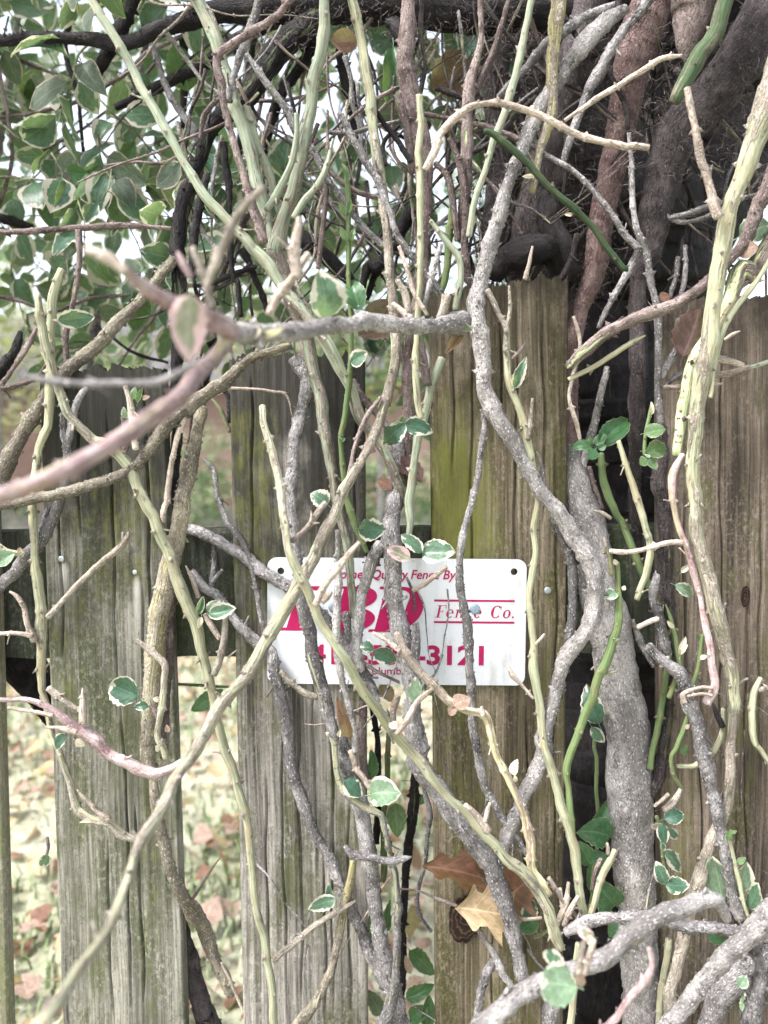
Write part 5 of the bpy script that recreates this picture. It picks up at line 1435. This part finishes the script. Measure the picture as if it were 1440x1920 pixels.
vine('edge_green_twig', 'pale green bent twig at the right edge of the right picket', 'green', 'o.05 g1 I 1402,915,28 1370,1020,50 1355,1130,50 1380,1250,42 1450,1345,36', cat='twig',
     twigs=[('side_twig', 'tan', 'o.05 I 1390,980,34 1425,965,44 1450,975,36')])
vine('mossy_right_vine', 'mossy grey green vine behind the stout cane at the right', 'brown', 'o.055 g.35 C 1450,1280,130 1350,1430,126 F 1300,130,118 1215,340,86 g.9 1120,500,70 1050,620,70 1015,760,72 985,930,66 965,1090,50')
vine('level_right_twig', 'grey green level twig at the right edge of the right picket', 'mint', 'o.02 g.9 F 1450,606,28 1330,640,42 g0 1240,665,40 1150,672,36', cat='twig')
vine('snapped_stub', 'cream snapped stub poking out beside the stout cane', 'tan', 'o.04 F 1150,585,50 1240,600,48 1312,625,36', cat='twig')
vine('dry_twigs', 'dry grey twigs lying over the top of the right picket', 'gray', 'o.02 F 880,740,26 960,690,36 1040,640,30', cat='twig',
     twigs=[('side_twig', 'tan', 'o.03 F 900,735,30 980,735,28 1080,725,22 1205,718,14'), ('side_twig', 'gray', 'o.02 F 885,690,36 920,600,50 960,520,48 975,440,40 970,380,24')],
     leaves=['F 1000,580 1100,330 150 .03 u round', 'F 880,280 930,250 60 .03 d'])
vine('corner_white_branch', 'pale grey curved branch close to the camera at the bottom right', 'pale',
     'o.27 L -10,1430,140 130,1310,150 260,1235,130 380,1175,110 480,1145,112 600,1090,132 720,990,130 850,890,116 960,830,104 1080,790,94 1180,792,84 o.2 1210,850,80 1230,900,60', cat='branch', wart_scale=.6,
     twigs=[('side_twig', 'tan', 'o.29 L 480,1180,50 520,1060,50 540,1000,26'), ('side_twig', 'green', 'o.29 L 455,1180,50 470,1090,50 485,1010,36')],
     leaves=['L 445,1250 246,1205 200 .30 m round', 'L 330,1140 335,1055 112 .29 w round', 'L 540,990 450,960 56 .28 p round', 'L 500,1020 530,980 40 .28 c', 'L 440,1190 490,1240 60 .3 k'])
vine('diagonal_grey_branch', 'smooth grey branch slanting up to the right bottom edge', 'pale', 'o.16 L 925,1450,112 1080,1255,112 1200,1130,120 1320,1010,128 1450,850,150', cat='branch',
     twigs=[('side_branch', 'gray', 'o.15 L 1340,1020,80 1390,1110,90 1400,1200,104 1370,1330,118 1330,1450,112')])
vine('level_grey_branch', 'purplish grey level branch across the bottom right', 'gray', 'o.09 L 390,965,66 520,900,80 650,880,72 780,870,60 870,880,60 o.12 960,915,78 1060,930,86 1180,940,82 1300,960,72 1450,995,72', cat='branch')
vine('bottom_dark_root', 'dark thick root at the bottom right corner', 'gray', 'o.03 L 1440,1090,150 1300,1170,190 1190,1290,180 1130,1450,140', cat='root')
vine('pink_stalk', 'blurred pinkish red stalk at the bottom right', 'pink', 'o.28 g.1 L 822,1045,34 842,1150,42 800,1240,50 700,1330,52 590,1450,62', cat='twig')
vine('cut_tan_twig', 'green twig with a cut reddish tip before the thick pale warty trunk', 'green', 'o.07 g.7 L 645,535,40 605,610,46 555,730,46 520,870,42 495,960,36', cat='twig',
     twigs=[('side_twig', 'tan', 'o.07 L 610,560,30 605,500,20'), ('side_twig', 'brown', 'o.065 L 575,580,26 540,650,26 526,745,24')])
vine('dead_twiglets', 'cluster of dead tan twiglets at the foot of the right green stem', 'tan', 'o.07 L 405,705,24 390,800,36 365,880,40 340,930,34', cat='twig',
     twigs=[('side_twig', 'tan', 'o.07 L 360,735,26 370,800,30 380,860,30'), ('side_twig', 'tan', 'o.075 L 455,775,30 410,850,40 380,930,40'), ('side_twig', 'tan', 'o.07 L 300,680,34 370,790,34 450,890,30')])
vine('bottom_yellow_stem', 'short yellow stem at the bottom edge below the round mint leaf', 'green', 'o.12 g1 L 455,1020,36 440,1200,46 425,1330,50 418,1450,50', cat='stem')
vine('bottom_grey_stem', 'grey stem at the bottom edge left of the yellow stem', 'gray', 'o.05 L 370,1260,70 325,1360,100 310,1450,104', cat='stem')
vine('low_green_stem', 'thin green stem right of the thick pale warty trunk at the bottom', 'green', 'o.03 g1 L 925,1000,40 910,1120,40 885,1250,36 870,1450,40', cat='stem')
vine('leafy_right_shoot', 'pale green shoot with big cream edged leaves at the lower right', 'green', 'o.055 g1 L 1235,470,22 1260,580,36 1290,700,36 1335,880,30', cat='shoot',
     leaves=['L 1205,810 1160,555 150 .04 m', 'L 1150,700 1190,560 110 .035 w', 'L 1290,750 1340,600 110 .05 m', 'L 1340,840 1405,710 110 .05 w', 'L 1235,490 1240,430 36 .06 y', 'L 1285,610 1320,570 34 .06 y', 'L 1245,450 1280,435 20 .06 y', 'L 1120,965 1245,1015 76 .03 g', 'L 1310,1380 1330,1280 60 .05 m', 'L 1290,1250 1330,1190 60 .07 m'])
vine('variegated_shoot', 'small shoot of variegated leaves right of the thick pale warty trunk', 'shoot', 'o.035 g.8 L 860,360,24 880,430,30 890,540,30 905,640,30 915,740,28', cat='shoot',
     leaves=['L 903,375 1010,345 84 .045 v', 'L 890,395 908,512 66 .05 v', 'L 930,425 972,485 56 .045 w', 'L 908,540 1002,655 84 .05 w', 'L 910,715 850,605 78 .05 w', 'L 908,715 1035,735 108 .05 v', 'L 885,420 832,398 52 .045 p', 'L 890,500 905,545 30 .045 w'],
     twigs=[('side_twig', 'tan', 'o.045 L 850,310,24 925,245,26'), ('side_twig', 'tan', 'o.04 L 990,215,30 950,290,50 900,330,40')])
vine('lower_mid_stem', 'greenish stem turning brown at the bottom of the second picket', 'lich', 'o.025 g1 K 562,595,40 540,720,52 g.4 510,850,52 470,1020,52 g.1 430,1180,52 370,1300,62 265,1450,72', cat='stem',
     twigs=[('side_twig', 'green', 'o.03 K 145,1112,32 270,1000,42 400,900,42 510,840,38 575,800,16')],
     leaves=['K 470,792 325,835 80 .04 w', 'K 450,790 435,715 40 .035 v'])
vine('lower_mid_trunk', 'smooth grey trunk at the right edge of the second picket', 'gray', 'o.03 H 500,1230,90 515,1330,105 K 530,60,108 555,170,112 590,320,112 622,480,102 645,610,96 670,760,92 690,900,96 703,1020,102 725,1140,112 760,1260,112 805,1450,132', cat='trunk',
     twigs=[('side_twig', 'gray', 'o.06 K 515,518,30 560,555,52 650,570,48 740,590,42 820,580,40 862,573,12')],
     leaves=['H 545,1240 478,1028 62 .05 d', 'K 655,175 660,28 80 .01 g'])
vine('thin_gap_twig', 'thin pale twig hanging in the middle gap near the bottom', 'gray', 'o-.03 K 918,190,28 960,350,36 940,500,32 930,600,26 900,720,30 902,850,30 965,960,24', cat='twig',
     leaves=['K 780,290 790,470 110 -.05 y', 'K 850,1050 975,1180 90 -.04 g', 'K 830,1310 985,1260 80 -.03 g', 'K 940,1450 955,1275 80 -.03 g', 'K 850,1430 930,1340 90 -.03 g', 'K 735,960 745,800 60 -.05 g', 'K 640,1000 660,880 50 -.05 g', 'K 700,1400 650,1250 90 -.05 b', 'K 860,1180 830,1080 40 -.03 k', 'K 905,300 930,240 40 -.05 g'])
vine('bottom_white_twig', 'whitish forked twig at the bottom below the oak leaf', 'gray', 'o.05 K 1185,910,26 1240,1010,36 1285,1080,42 1340,1190,48 1390,1250,40', cat='twig',
     twigs=[('side_branch', 'gray', 'o.045 K 1300,1090,40 1250,1190,58 1220,1300,56 1195,1450,50')])
vine('left_gap_leaf_twig', 'thin green twig with a dark lobed leaf in the left gap', 'shoot', 'o-.04 g.8 G 890,948,20 1000,955,20 1100,960,18 1220,965,16', cat='twig', leaves=['G 1155,990 990,1085 96 -.03 g', 'G 1120,1020 1150,975 50 -.035 g'])
vine('left_edge_leaf_twig', 'leafy twig end poking in at the left edge beside the rail', 'green', 'o.05 g.8 G -20,215,30 40,255,32 90,270,36 130,268,16', cat='twig', leaves=['G 75,268 -30,335 90 .055 m', 'G 95,265 110,240 24 .055 k'])
vine('tiny_twig', 'tiny twig with a round variegated leaf at the edge of the left picket', 'brown', 'o.01 J 245,470,20 250,520,24 242,560,18', cat='twig', leaves=['J 250,560 215,622 58 .02 w round'])
vine('left_tip_twig', 'short tan twig with a green bud at the top of the left picket', 'tan', 'o.06 D 650,730,32 680,830,36 690,950,40 705,1060,44', cat='twig',
     leaves=['D 690,800 700,730 36 .065 y', 'D 715,820 750,740 36 .065 y', 'D 740,800 775,780 30 .065 k', 'D 655,900 640,840 40 .06 m'], twigs=[('side_twig', 'brown', 'o.055 D 640,890,40 655,980,50 650,1080,50')])
vine('oak_leaf_twig', 'small green leaf pair beside the oak leaf', 'shoot', 'o.03 g.9 L 250,980,20 200,900,22 160,820,20', cat='twig', leaves=['L 240,890 150,975 90 .035 g', 'L 190,900 215,800 90 .035 v'],
     twigs=[('side_twig', 'shoot', 'o.03 L 310,945,24 260,975,26 225,990,24'), ('side_twig', 'tan', 'o.05 L 145,895,28 200,895,28 265,888,22')])

# ---- close, out of focus branch on the left
vine('foreground_branch', 'blurred grey branch close to the camera, pinkish stem running to the left edge', 'pale',
     'o.10 g0 E 1120,405,150 1090,420,130 1000,430,106 800,420,98 o.2 650,400,96 500,412,100 o.29 300,432,110 150,452,118 D 1400,452,128 1250,452,138 o.37 1170,450,124', cat='branch', wart_scale=.5,
     twigs=[('pink_stem', 'pink', 'o.37 g.75 D 1180,500,104 1100,590,110 g.25 1000,690,116 900,800,114 g.1 700,950,112 500,1080,112 o.47 g.25 300,1180,118 100,1270,120 -10,1312,122'),
            ('tip_branch', 'pink', 'o.37 g.1 D 1210,450,110 1050,360,108 880,290,98 740,200,82 o.45 640,120,64'), ('dry_tip', 'tan', 'o.45 D 660,140,60 560,70,68 510,45,66 445,25,48'),
            ('side_twig', 'green', 'o.39 D 1100,330,46 1065,190,50 1000,10,48'), ('side_twig', 'green', 'o.40 D 1070,230,40 1100,120,50 1130,10,46'), ('side_twig', 'green', 'o.41 A 1120,1400,44 1180,1200,52 1250,1085,52 1365,975,46'),
            ('side_twig', 'gray', 'o.44 D 120,675,30 250,700,50 450,720,52 650,712,52 850,682,54 1010,615,46'), ('side_twig', 'tan', 'o.27 E 120,360,50 180,250,60 240,170,56 330,40,36'), ('side_twig', 'tan', 'o.28 B 270,1440,60 260,1300,66 280,1130,36'),
            ('side_twig', 'green', 'o.12 E 1010,380,56 1030,320,54 1045,260,60'), ('side_twig', 'green', 'o.1 E 850,350,40 825,250,42 790,180,34'), ('side_twig', 'tan', 'o.1 E 860,380,42 810,340,34 765,300,24'), ('side_twig', 'pink', 'o.40 A 990,1440,36 950,1360,44 920,1310,20')],
     leaves=['E 420,380 400,130 215 .24 w', 'D 985,250 960,610 190 .42 p', 'E 1115,400 1165,455 56 .11 m', 'E 1115,450 1060,545 60 .10 d', 'D 1300,470 1360,440 60 .34 c', 'E 60,470 190,440 60 .33 c'])


# ---- thin dark twigs threading the space left of centre, and rootlet fuzz over the shaded tangle
for lb, kd_, sp_ in (('thin dark hanging twig left of the centre fork', 'dark', 'o-.04 A 1160,740,46 1185,950,44 1190,1150,40 1215,1440,38 D 1240,200,38 1250,370,34'),
                     ('dark kinked twig just right of the leaning trunk', 'dark', 'o-.03 A 1080,900,40 1040,1050,50 1010,1200,56 1000,1440,44'),
                     ('dark twig sloping down behind the blurred twig tips', 'dark', 'o-.06 D 1255,20,40 1310,140,40 1360,260,38 1385,340,30'),
                     ('brown twig crossing behind the centre fork', 'brown', 'o-.02 A 1040,720,30 1055,620,36 1090,560,34 1140,510,26'),
                     ('thin dark level twig behind the blurred twig tips', 'dark', 'o-.05 D 960,210,26 1080,200,30 1200,150,34 1330,110,30'),
                     ('dark twig rising beside the long grey twig', 'dark', 'o-.03 B 220,430,22 240,520,26 262,600,20'),
                     ('brown forked twig near the cut green stem', 'brown', 'o.0 B 790,490,50 830,640,60 850,780,60 868,900,40'),
                     ('thin grey level twig across the bright gap', 'gray', 'o-.02 B 440,690,26 560,690,30 700,650,26 860,615,22'),
                     ('dark thin twig rising in the bright gap beside the cut green stem', 'dark', 'o-.02 B 730,860,26 720,740,26 780,760,26 800,650,20'),
                     ('long brown twig under the pale lean twig', 'brown', 'o.0 B 420,880,36 560,980,36 700,1030,30'),
                     ('brown twig falling right of the cut green stem', 'brown', 'o.02 B 930,590,26 1100,630,34 1250,660,36 1430,730,40'),
                     ('dark knobbly twig above the tallest picket', 'gray', 'o.0 C 60,690,36 190,740,34 330,830,24'),
                     ('pale splinter standing on top of the tallest picket', 'tan', 'o.0 F 218,5,14 200,90,24 178,178,30'),
                     ('thin stem dropping inside the shade right of the reddish trunk', 'gray', 'o-.01 F 975,60,30 960,170,34 930,280,24'),
                     ('thin pale stem beside the brown dead leaf', 'gray', 'o-.005 F 1010,0,26 1005,120,32 985,260,28 970,330,20'),
                     ('dark level twig behind the stout cane', 'gray', 'o.02 C 940,1130,40 1040,1100,40 1180,1060,36 1390,1010,32')):
    vine('twig', lb, kd_, sp_, cat='twig')
rng = np.random.default_rng(31)
def tangle(name, label, n, box, offs, dia, kinds, steep, lens):
    """uncountable thin crossing twigs as one mass"""
    groups = {}
    for _ in range(n):
        px, py = rng.uniform(box[0], box[2]), rng.uniform(box[1], box[3])
        a = rng.normal(math.pi / 2, steep)
        L = rng.uniform(*lens)
        o0 = rng.uniform(*offs)
        d0 = rng.uniform(*dia)
        rows, th = [], a
        x, y = px - math.cos(a) * L / 2, py - math.sin(a) * L / 2
        for i in range(6):
            rows.append([x, y, d0 * (1 - .12 * i), o0 + rng.normal(0, .006), .4 if rng.uniform() < .3 else 0])
            x += math.cos(th) * L / 5
            y += math.sin(th) * L / 5
            th += rng.normal(0, .22)
        groups.setdefault(str(rng.choice(list(kinds))), []).append(rows_to_3d(rows))
    Vs, Fs, Bs, Gs, Ms, b = [], [], [], [], [], 0
    for gi, (kd, lst) in enumerate(groups.items()):
        for P in lst:
            V, F, bk, G = sweep(P, {'g': 'gray', 'b': 'brown', 'd': 'umber', 't': 'tan', 'm': 'mint'}[kd], rng, nseg=7, wart_scale=.25, hairs=False)
            Vs.append(V); Bs.append(bk); Gs.append(G); Fs += [[v + b for v in f] for f in F]; Ms += [gi] * len(F); b += len(V)
    names = {'g': 'gray', 'b': 'brown', 'd': 'umber', 't': 'tan', 'm': 'mint'}
    ks = list(groups)
    o = mesh_obj(name, np.vstack(Vs), Fs, MATS[names[ks[0]]], None, {'bk': ('FLOAT_VECTOR', np.vstack(Bs)), 'g': ('FLOAT', np.concatenate(Gs))})
    for kd in ks[1:]: o.data.materials.append(MATS[names[kd]])
    o.data.polygons.foreach_set('material_index', Ms)
    tag(o, label, 'twigs', kind='stuff')
tangle('twig_tangle', 'mass of thin grey and brown twigs crossing above the fence behind the main vines', 120, (330, 60, 960, 600), (-.16, -.025), (3.5, 10), 'ggbbdddm', .55, (160, 420))
tangle('twig_tangle', 'mass of thin shaded twigs in the dark tangle at the upper right', 60, (860, 40, 1420, 560), (-.12, -.01), (4, 13), 'ddddgb', .6, (150, 380))
tangle('twig_tangle', 'scatter of very thin dry twigs lying over the lower boards', 26, (480, 1100, 1420, 1880), (.008, .03), (2.5, 6), 'ggt', .6, (80, 240))
rng = np.random.default_rng(5)
def fuzz(n, box, offs, L, parent, origin, name='rootlets'):
    V, F, bk = [], [], []
    b = 0
    for _ in range(n):
        px, py = rng.uniform(box[0], box[2]), rng.uniform(box[1], box[3])
        p = np.array(at(px, py, rng.uniform(*offs)))
        d = np.array([rng.normal(0, .7), rng.normal(0, .5), rng.normal(.1, .8)]); d /= np.linalg.norm(d)
        l = L * rng.uniform(.3, 1.2) / 4
        w = rng.uniform(.00025, .0006)
        for i in range(5):
            sdv = np.cross(d, [0, -1, 0.1]); sdv /= np.linalg.norm(sdv) + 1e-9
            ww = w * (1 - .2 * i)
            V += [(p - sdv * ww).tolist(), (p + sdv * ww).tolist()]
            bk += [[px * .01, py * .01, i * .002]] * 2
            if i: F.append([b - 2, b - 1, b + 1, b])
            b += 2
            p = p + d * l
            d = d + rng.normal(0, .45, 3); d /= np.linalg.norm(d)
    o = mesh_obj(name, np.array(V) - np.array(origin), F, MATS['fuzz'], parent, {'bk': ('FLOAT_VECTOR', bk), 'g': ('FLOAT', np.zeros(len(V)))})
    o['kind'] = 'stuff'
MATS['fuzz'] = bark_material('rootlet_fuzz', (0.016, 0.012, 0.012), (0.05, 0.04, 0.038), (0.12, 0.10, 0.096), (0.1, 0.1, 0.1), (0.1, 0.1, 0.1))
tree = bpy.data.objects['old_tree']
fuzz(2600, (860, 60, 1180, 560), (-.16, -.03), .022, tree, tree.location)
fuzz(900, (1180, 40, 1460, 330), (-.05, .05), .018, tree, tree.location)
fuzz(900, (480, -10, 1000, 90), (-.13, -.05), .02, tree, tree.location)
# three long pine needles lying across the reddish trunk
for x0, y0, x1, y1, lb in ((1186, 275, 1030, 412, 'upper'), (1192, 282, 1032, 420, 'middle'), (1184, 296, 1040, 408, 'lower')):
    vine('pine_needle', lb + ' of three long brown pine needles crossing the reddish trunk', 'brown', 'o.02 Z %d,%d,2.2 %d,%d,2.6 %d,%d,1.6' % (x0, y0, (x0 + x1) / 2 + 3, (y0 + y1) / 2 + 4, x1, y1), cat='needle', group='pine needles')
# ================================================================ VARIEGATED FOLIAGE BEHIND THE FENCE
rng = np.random.default_rng(77)
def shrub_leaf(px, py, off, rng):
    """a leaf hanging near that spot: base, tip, facing, width, material"""
    B = at(px, py, off)
    L = rng.uniform(.040, .074)
    d = Vector((rng.normal(0, .6), rng.normal(0, .5), rng.normal(-.55, .5))).normalized()
    f = Vector((rng.normal(0, .7), -1 + rng.normal(0, .4), rng.normal(.2, .6))).normalized()
    return B, B + d * L, f, L * rng.uniform(.58, .82), str(rng.choice(list('vvvvwwbbbyg')))
def density(px, py):
    d = 0.0
    if px < 420: d = 1.0 if py < 470 else (.7 if py < 560 else .42)
    elif px < 640: d = .60 if py < 560 else .45
    elif px < 900: d = .42 if py < 420 else .18
    else: d = .05
    d *= .55 + .9 * (math.sin(px * .021 + 1.3) * math.sin(py * .027 + px * .006) * .5 + .5)
    if 215 < px < 330 and 200 < py < 330: d *= .3
    if 60 < px < 140 and 300 < py < 420: d *= .5
    return d
shrub = empty('variegated_shrub', at(260, 1500, -.5))
shrub.location.z = 0.0
tag(shrub, 'bushy variegated evergreen shrub with cream edged leaves filling the upper left', 'shrub')
so = shrub.location.copy()
for sp_, kd_ in (('o-.25 Z -20,222,8 70,210,9 130,195,9 180,172,9 225,145,9 270,105,10 330,72,10 380,46,10', 'brown'), ('o-.3 Z 40,300,7 130,258,7 190,215,7 240,172,8 290,120,8', 'brown'),
                 ('o-.2 Z 148,-20,12 125,60,12 125,110,11 145,180,10 152,240,9 161,310,8', 'dark'), ('o-.22 Z 5,170,8 22,290,9 4,370,9 -20,430,8', 'brown'), ('o-.3 Z -20,95,9 60,120,9 120,150,8', 'brown'),
                 ('o-.15 Z 278,52,11 290,92,12 308,152,15 338,208,16 372,266,18', 'gray'), ('o-.26 Z 345,70,20 346,160,18 345,240,14', 'dark'), ('o-.28 Z -30,400,20 20,415,22 60,428,18', 'dark'),
                 ('o-.35 Z 180,330,6 260,285,6 330,250,6', 'brown'), ('o-.2 Z -20,552,9 40,565,9 72,578,8', 'brown'), ('o-.22 Z 70,600,7 140,570,9 200,555,9 250,552,7', 'brown'),
                 ('o-.25 Z 180,610,7 250,660,8 315,680,7', 'dark'), ('o-.3 Z 320,560,7 260,630,7 220,690,6', 'brown'), ('o-.5 Z 120,900,30 180,600,24 240,300,20 280,0,16 300,-300,12', 'gray'), ('o-.6 Z 330,1000,28 420,500,22 470,100,16 520,-300,10', 'dark'),
                 ('o-.45 Z -60,1000,26 -40,500,22 20,150,16 60,-250,10', 'gray'), ('o-.24 Z 640,170,10 700,225,10 760,260,9', 'dark'), ('o-.24 Z 840,330,12 900,215,14 960,120,16', 'dark'), ('o-.3 Z 790,40,10 830,210,12 850,400,10', 'shoot')):
    stem_mesh('branch', extend(parse(sp_), 60), kd_, shrub, so, wart_scale=.2, hairs=False)
# leafy twigs: leaves in opposite pairs along thin stalks; the nearest 300 leaves are parts of their own
pool = []
tw = 0
tries = 0
while tw < 112 and tries < 6000:
    tries += 1
    px, py = rng.uniform(-60, 930), rng.uniform(-60, 690)
    if rng.uniform() > density(px, py): continue
    off = -(.13 + .80 * rng.uniform() ** 1.2)
    if py > 540 and off > -.3: off -= .3
    p = at(px, py, off)
    d = Vector((rng.normal(.1, .7), rng.normal(0, .35), rng.normal(-.15, .6))).normalized()
    Lt = rng.uniform(.09, .22)
    pts, nodes_ = [], []
    for i in range(6):
        t = i / 5
        pts.append([p.x, p.y, p.z, .0016 * (1 - .6 * t), .5])
        nodes_.append(p.copy())
        p = p + d * (Lt / 5)
        d = (d + Vector((rng.normal(0, .22), rng.normal(0, .2), rng.normal(-.03, .22)))).normalized()
    V, F, bk, G = sweep(np.array(pts), 'brown', rng, nseg=6, wart_scale=0, hairs=False)
    mesh_obj('twig', V - np.array(so), F, MATS['brown'], shrub, {'bk': ('FLOAT_VECTOR', bk), 'g': ('FLOAT', G)})
    for i in range(1, 6):
        for sd2 in (-1, 1):
            if rng.uniform() < .22: continue
            ax = (nodes_[i] - nodes_[i - 1]).normalized()
            side = ax.cross(Vector((rng.normal(0, .5), -1, rng.normal(0, .5)))).normalized() * sd2
            dd = (side + ax * rng.uniform(.2, .9) + Vector((0, rng.normal(0, .3), rng.normal(-.35, .35)))).normalized()
            L = rng.uniform(.036, .066) * (.75 if i == 5 else 1)
            f = Vector((rng.normal(0, .6), -1 + rng.normal(0, .5), rng.normal(.3, .6))).normalized()
            if abs(f.dot(dd)) > .9: continue
            b0 = nodes_[i] + dd * L * .18
            pool.append((off, b0, b0 + dd * L, f, L * rng.uniform(.55, .80), str(rng.choice(list('vvvvvwwwwbbyg')))))
    tw += 1
pool.sort(key=lambda a: -a[0])
for off, B, T, f, w, m in pool[:300]:
    leaf_at(B, T, w, m, shrub, so, rng, 'ovate', 'leaf', fine=False, facing=f)
rest = [a[1:] for a in pool[300:]]
# rest of the crown around and deeper in, plus canopy added overhead for shade
Vs, Fs, UVs, Ss, Ms = [], [], [], [], []
base = 0
mats = list('vwbyg')
protos = [leaf_proto(i * 5 + 1, 5, 4, .06, .2, .3) for i in range(6)]
for i in range(3300 + len(rest)):
    if i < 2400: px, py, off = rng.uniform(-700, 1500), rng.uniform(-800, -60), -rng.uniform(.06, .9)  # unseen leaves added above the frame to shade the fence top
    elif i < 2900: px, py, off = rng.uniform(-700, -40), rng.uniform(-300, 640), -rng.uniform(.12, .9)
    else:
        px, py, off = rng.uniform(-40, 900), rng.uniform(-40, 680), -rng.uniform(.6, 1.3)
        if i < 3300 and rng.uniform() > density(px, py) * .8: continue
    B, T, f, w, m = shrub_leaf(px, py, off, rng) if i < 3300 else rest[i - 3300]
    P, F, UV = protos[i % 6]
    x = (T - B); L = x.length; x.normalize()
    y = f.cross(x).normalized(); z = x.cross(y)
    M = np.array([[x.x * L, y.x * w / .72, z.x * L], [x.y * L, y.y * w / .72, z.y * L], [x.z * L, y.z * w / .72, z.z * L]])
    Vs.append(P @ M.T + np.array(B - so)); Fs += [[v + base for v in ff] for ff in F]; UVs += UV
    Ss.append(np.full(len(P), rng.uniform())); Ms += [mats.index(m)] * len(F)
    base += len(P)
o = mesh_obj('foliage', np.vstack(Vs), Fs, LEAF['v'], shrub, {'seed': ('FLOAT', np.concatenate(Ss))}, uv=UVs)
for c in mats[1:]: o.data.materials.append(LEAF[c])
o.data.polygons.foreach_set('material_index', Ms)
o['kind'] = 'stuff'

# ---- single dead leaves caught in the tangle
def oak_leaf(name, label, base, tip, width, off, tipoff, mat, petiole, seed, curl=.25):
    """pointed lobed oak leaf with stalk"""
    half = [(0, .0), (.05, .08), (.12, .20), (.18, .42), (.22, .42), (.27, .33), (.36, .32), (.44, .54), (.54, .66), (.56, .54), (.60, .36), (.68, .31), (.74, .40), (.82, .46), (.83, .30), (.87, .18), (.94, .10), (1.0, .0)]
    V, F, UV = [], [], []
    nt = 6
    for s, w in half:
        for j in range(nt + 1):
            t = j / nt * 2 - 1
            V.append((s, t * w, .12 * abs(t * w) - curl * (s - .4) ** 2 + .05 * math.sin(s * 9 + seed) * t + .10 * t * t * w))
            UV.append((s, .5 + t * w * .85))
    for i in range(len(half) - 1):
        for j in range(nt):
            a = i * (nt + 1) + j
            F.append([a, a + nt + 1, a + nt + 2, a + 1])
    B = at(*base, off); T = at(*tip, tipoff)
    root = empty(name, B)
    tag(root, label, 'leaf', 'oak leaves')
    x = (T - B); L = x.length; x.normalize()
    f = ((CAM - B).normalized() + Vector((.1, 0, .35))).normalized()
    y = f.cross(x).normalized(); z = x.cross(y)
    W = width * mpp(off)
    P = np.array(V)
    M = np.array([[x.x * L, y.x * W, z.x * L], [x.y * L, y.y * W, z.y * L], [x.z * L, y.z * W, z.z * L]])
    mesh_obj('blade', P @ M.T, F, LEAF[mat], root, {'seed': ('FLOAT', np.full(len(P), seed * .1))}, uv=UV)
    if petiole: stem_mesh('stalk', parse(petiole), 'brown', root, B, hairs=False, wart_scale=0)
oak_leaf('oak_leaf', 'tan spotted oak leaf stuck behind the grey trunk by the dark knot', (858, 1700), (985, 1722), 96, .050, .03, 't', 'o.05 K 800,738,14 900,750,16 1000,785,18 1100,828,22', 1)
oak_leaf('oak_leaf', 'russet brown oak leaf behind the tan oak leaf', (794, 1620), (945, 1652), 62, .02, .02, 'r', None, 2, .5)
oak_leaf('oak_leaf', 'russet oak leaf tip right of the grey trunk near the bottom', (945, 1690), (1000, 1640), 90, .018, .03, 'r', None, 3, .5)
def dead_leaf(label, txt):
    a = txt.split(); ox, oy = TILES[a[0]]
    b = [float(v) for v in a[1].split(',')]; t = [float(v) for v in a[2].split(',')]; off = float(a[4])
    r = np.random.default_rng(len(label))
    B = at(ox + b[0] * K, oy + b[1] * K, off); T = at(ox + t[0] * K, oy + t[1] * K, off + .01)
    o = leaf_at(B, T, float(a[3]) * K * mpp(off), a[5], None, (0, 0, 0), r, 'round', 'dead_leaf', k=1)
    tag(o, label, 'leaf', 'dead leaves in the tangle')
dead_leaf('large dark purple brown dead leaf behind the long cane at the fence top', 'E 800,300 610,480 170 -.01 u')
dead_leaf('crumpled purple brown dead leaf in the middle gap below the leaf pair', 'E 770,1120 930,1200 130 .0 u')
dead_leaf('small russet dead leaf in the middle gap above the sign', 'E 690,1215 760,1260 60 .01 d')
dead_leaf('reddish brown dead leaf hanging under the hairy log', 'B 580,210 455,225 100 -.06 d')
dead_leaf('dark blue green drooping leaf under the hairy log', 'B 770,240 760,530 110 -.07 g')
dead_leaf('pink tinged dead leaf high right of the brown centre trunk', 'B 1160,300 1000,480 200 -.12 d')
dead_leaf('pink dead leaf caught at the right edge beside the stout cane', 'C 1290,1330 1375,1260 90 .06 k')
dead_leaf('mint leaf at the right edge beside the stout cane', 'C 1290,1230 1450,1150 130 .04 m')
dead_leaf('pale dead leaf hanging in the gap under the sign', 'H 700,950 770,1030 70 -.02 k')
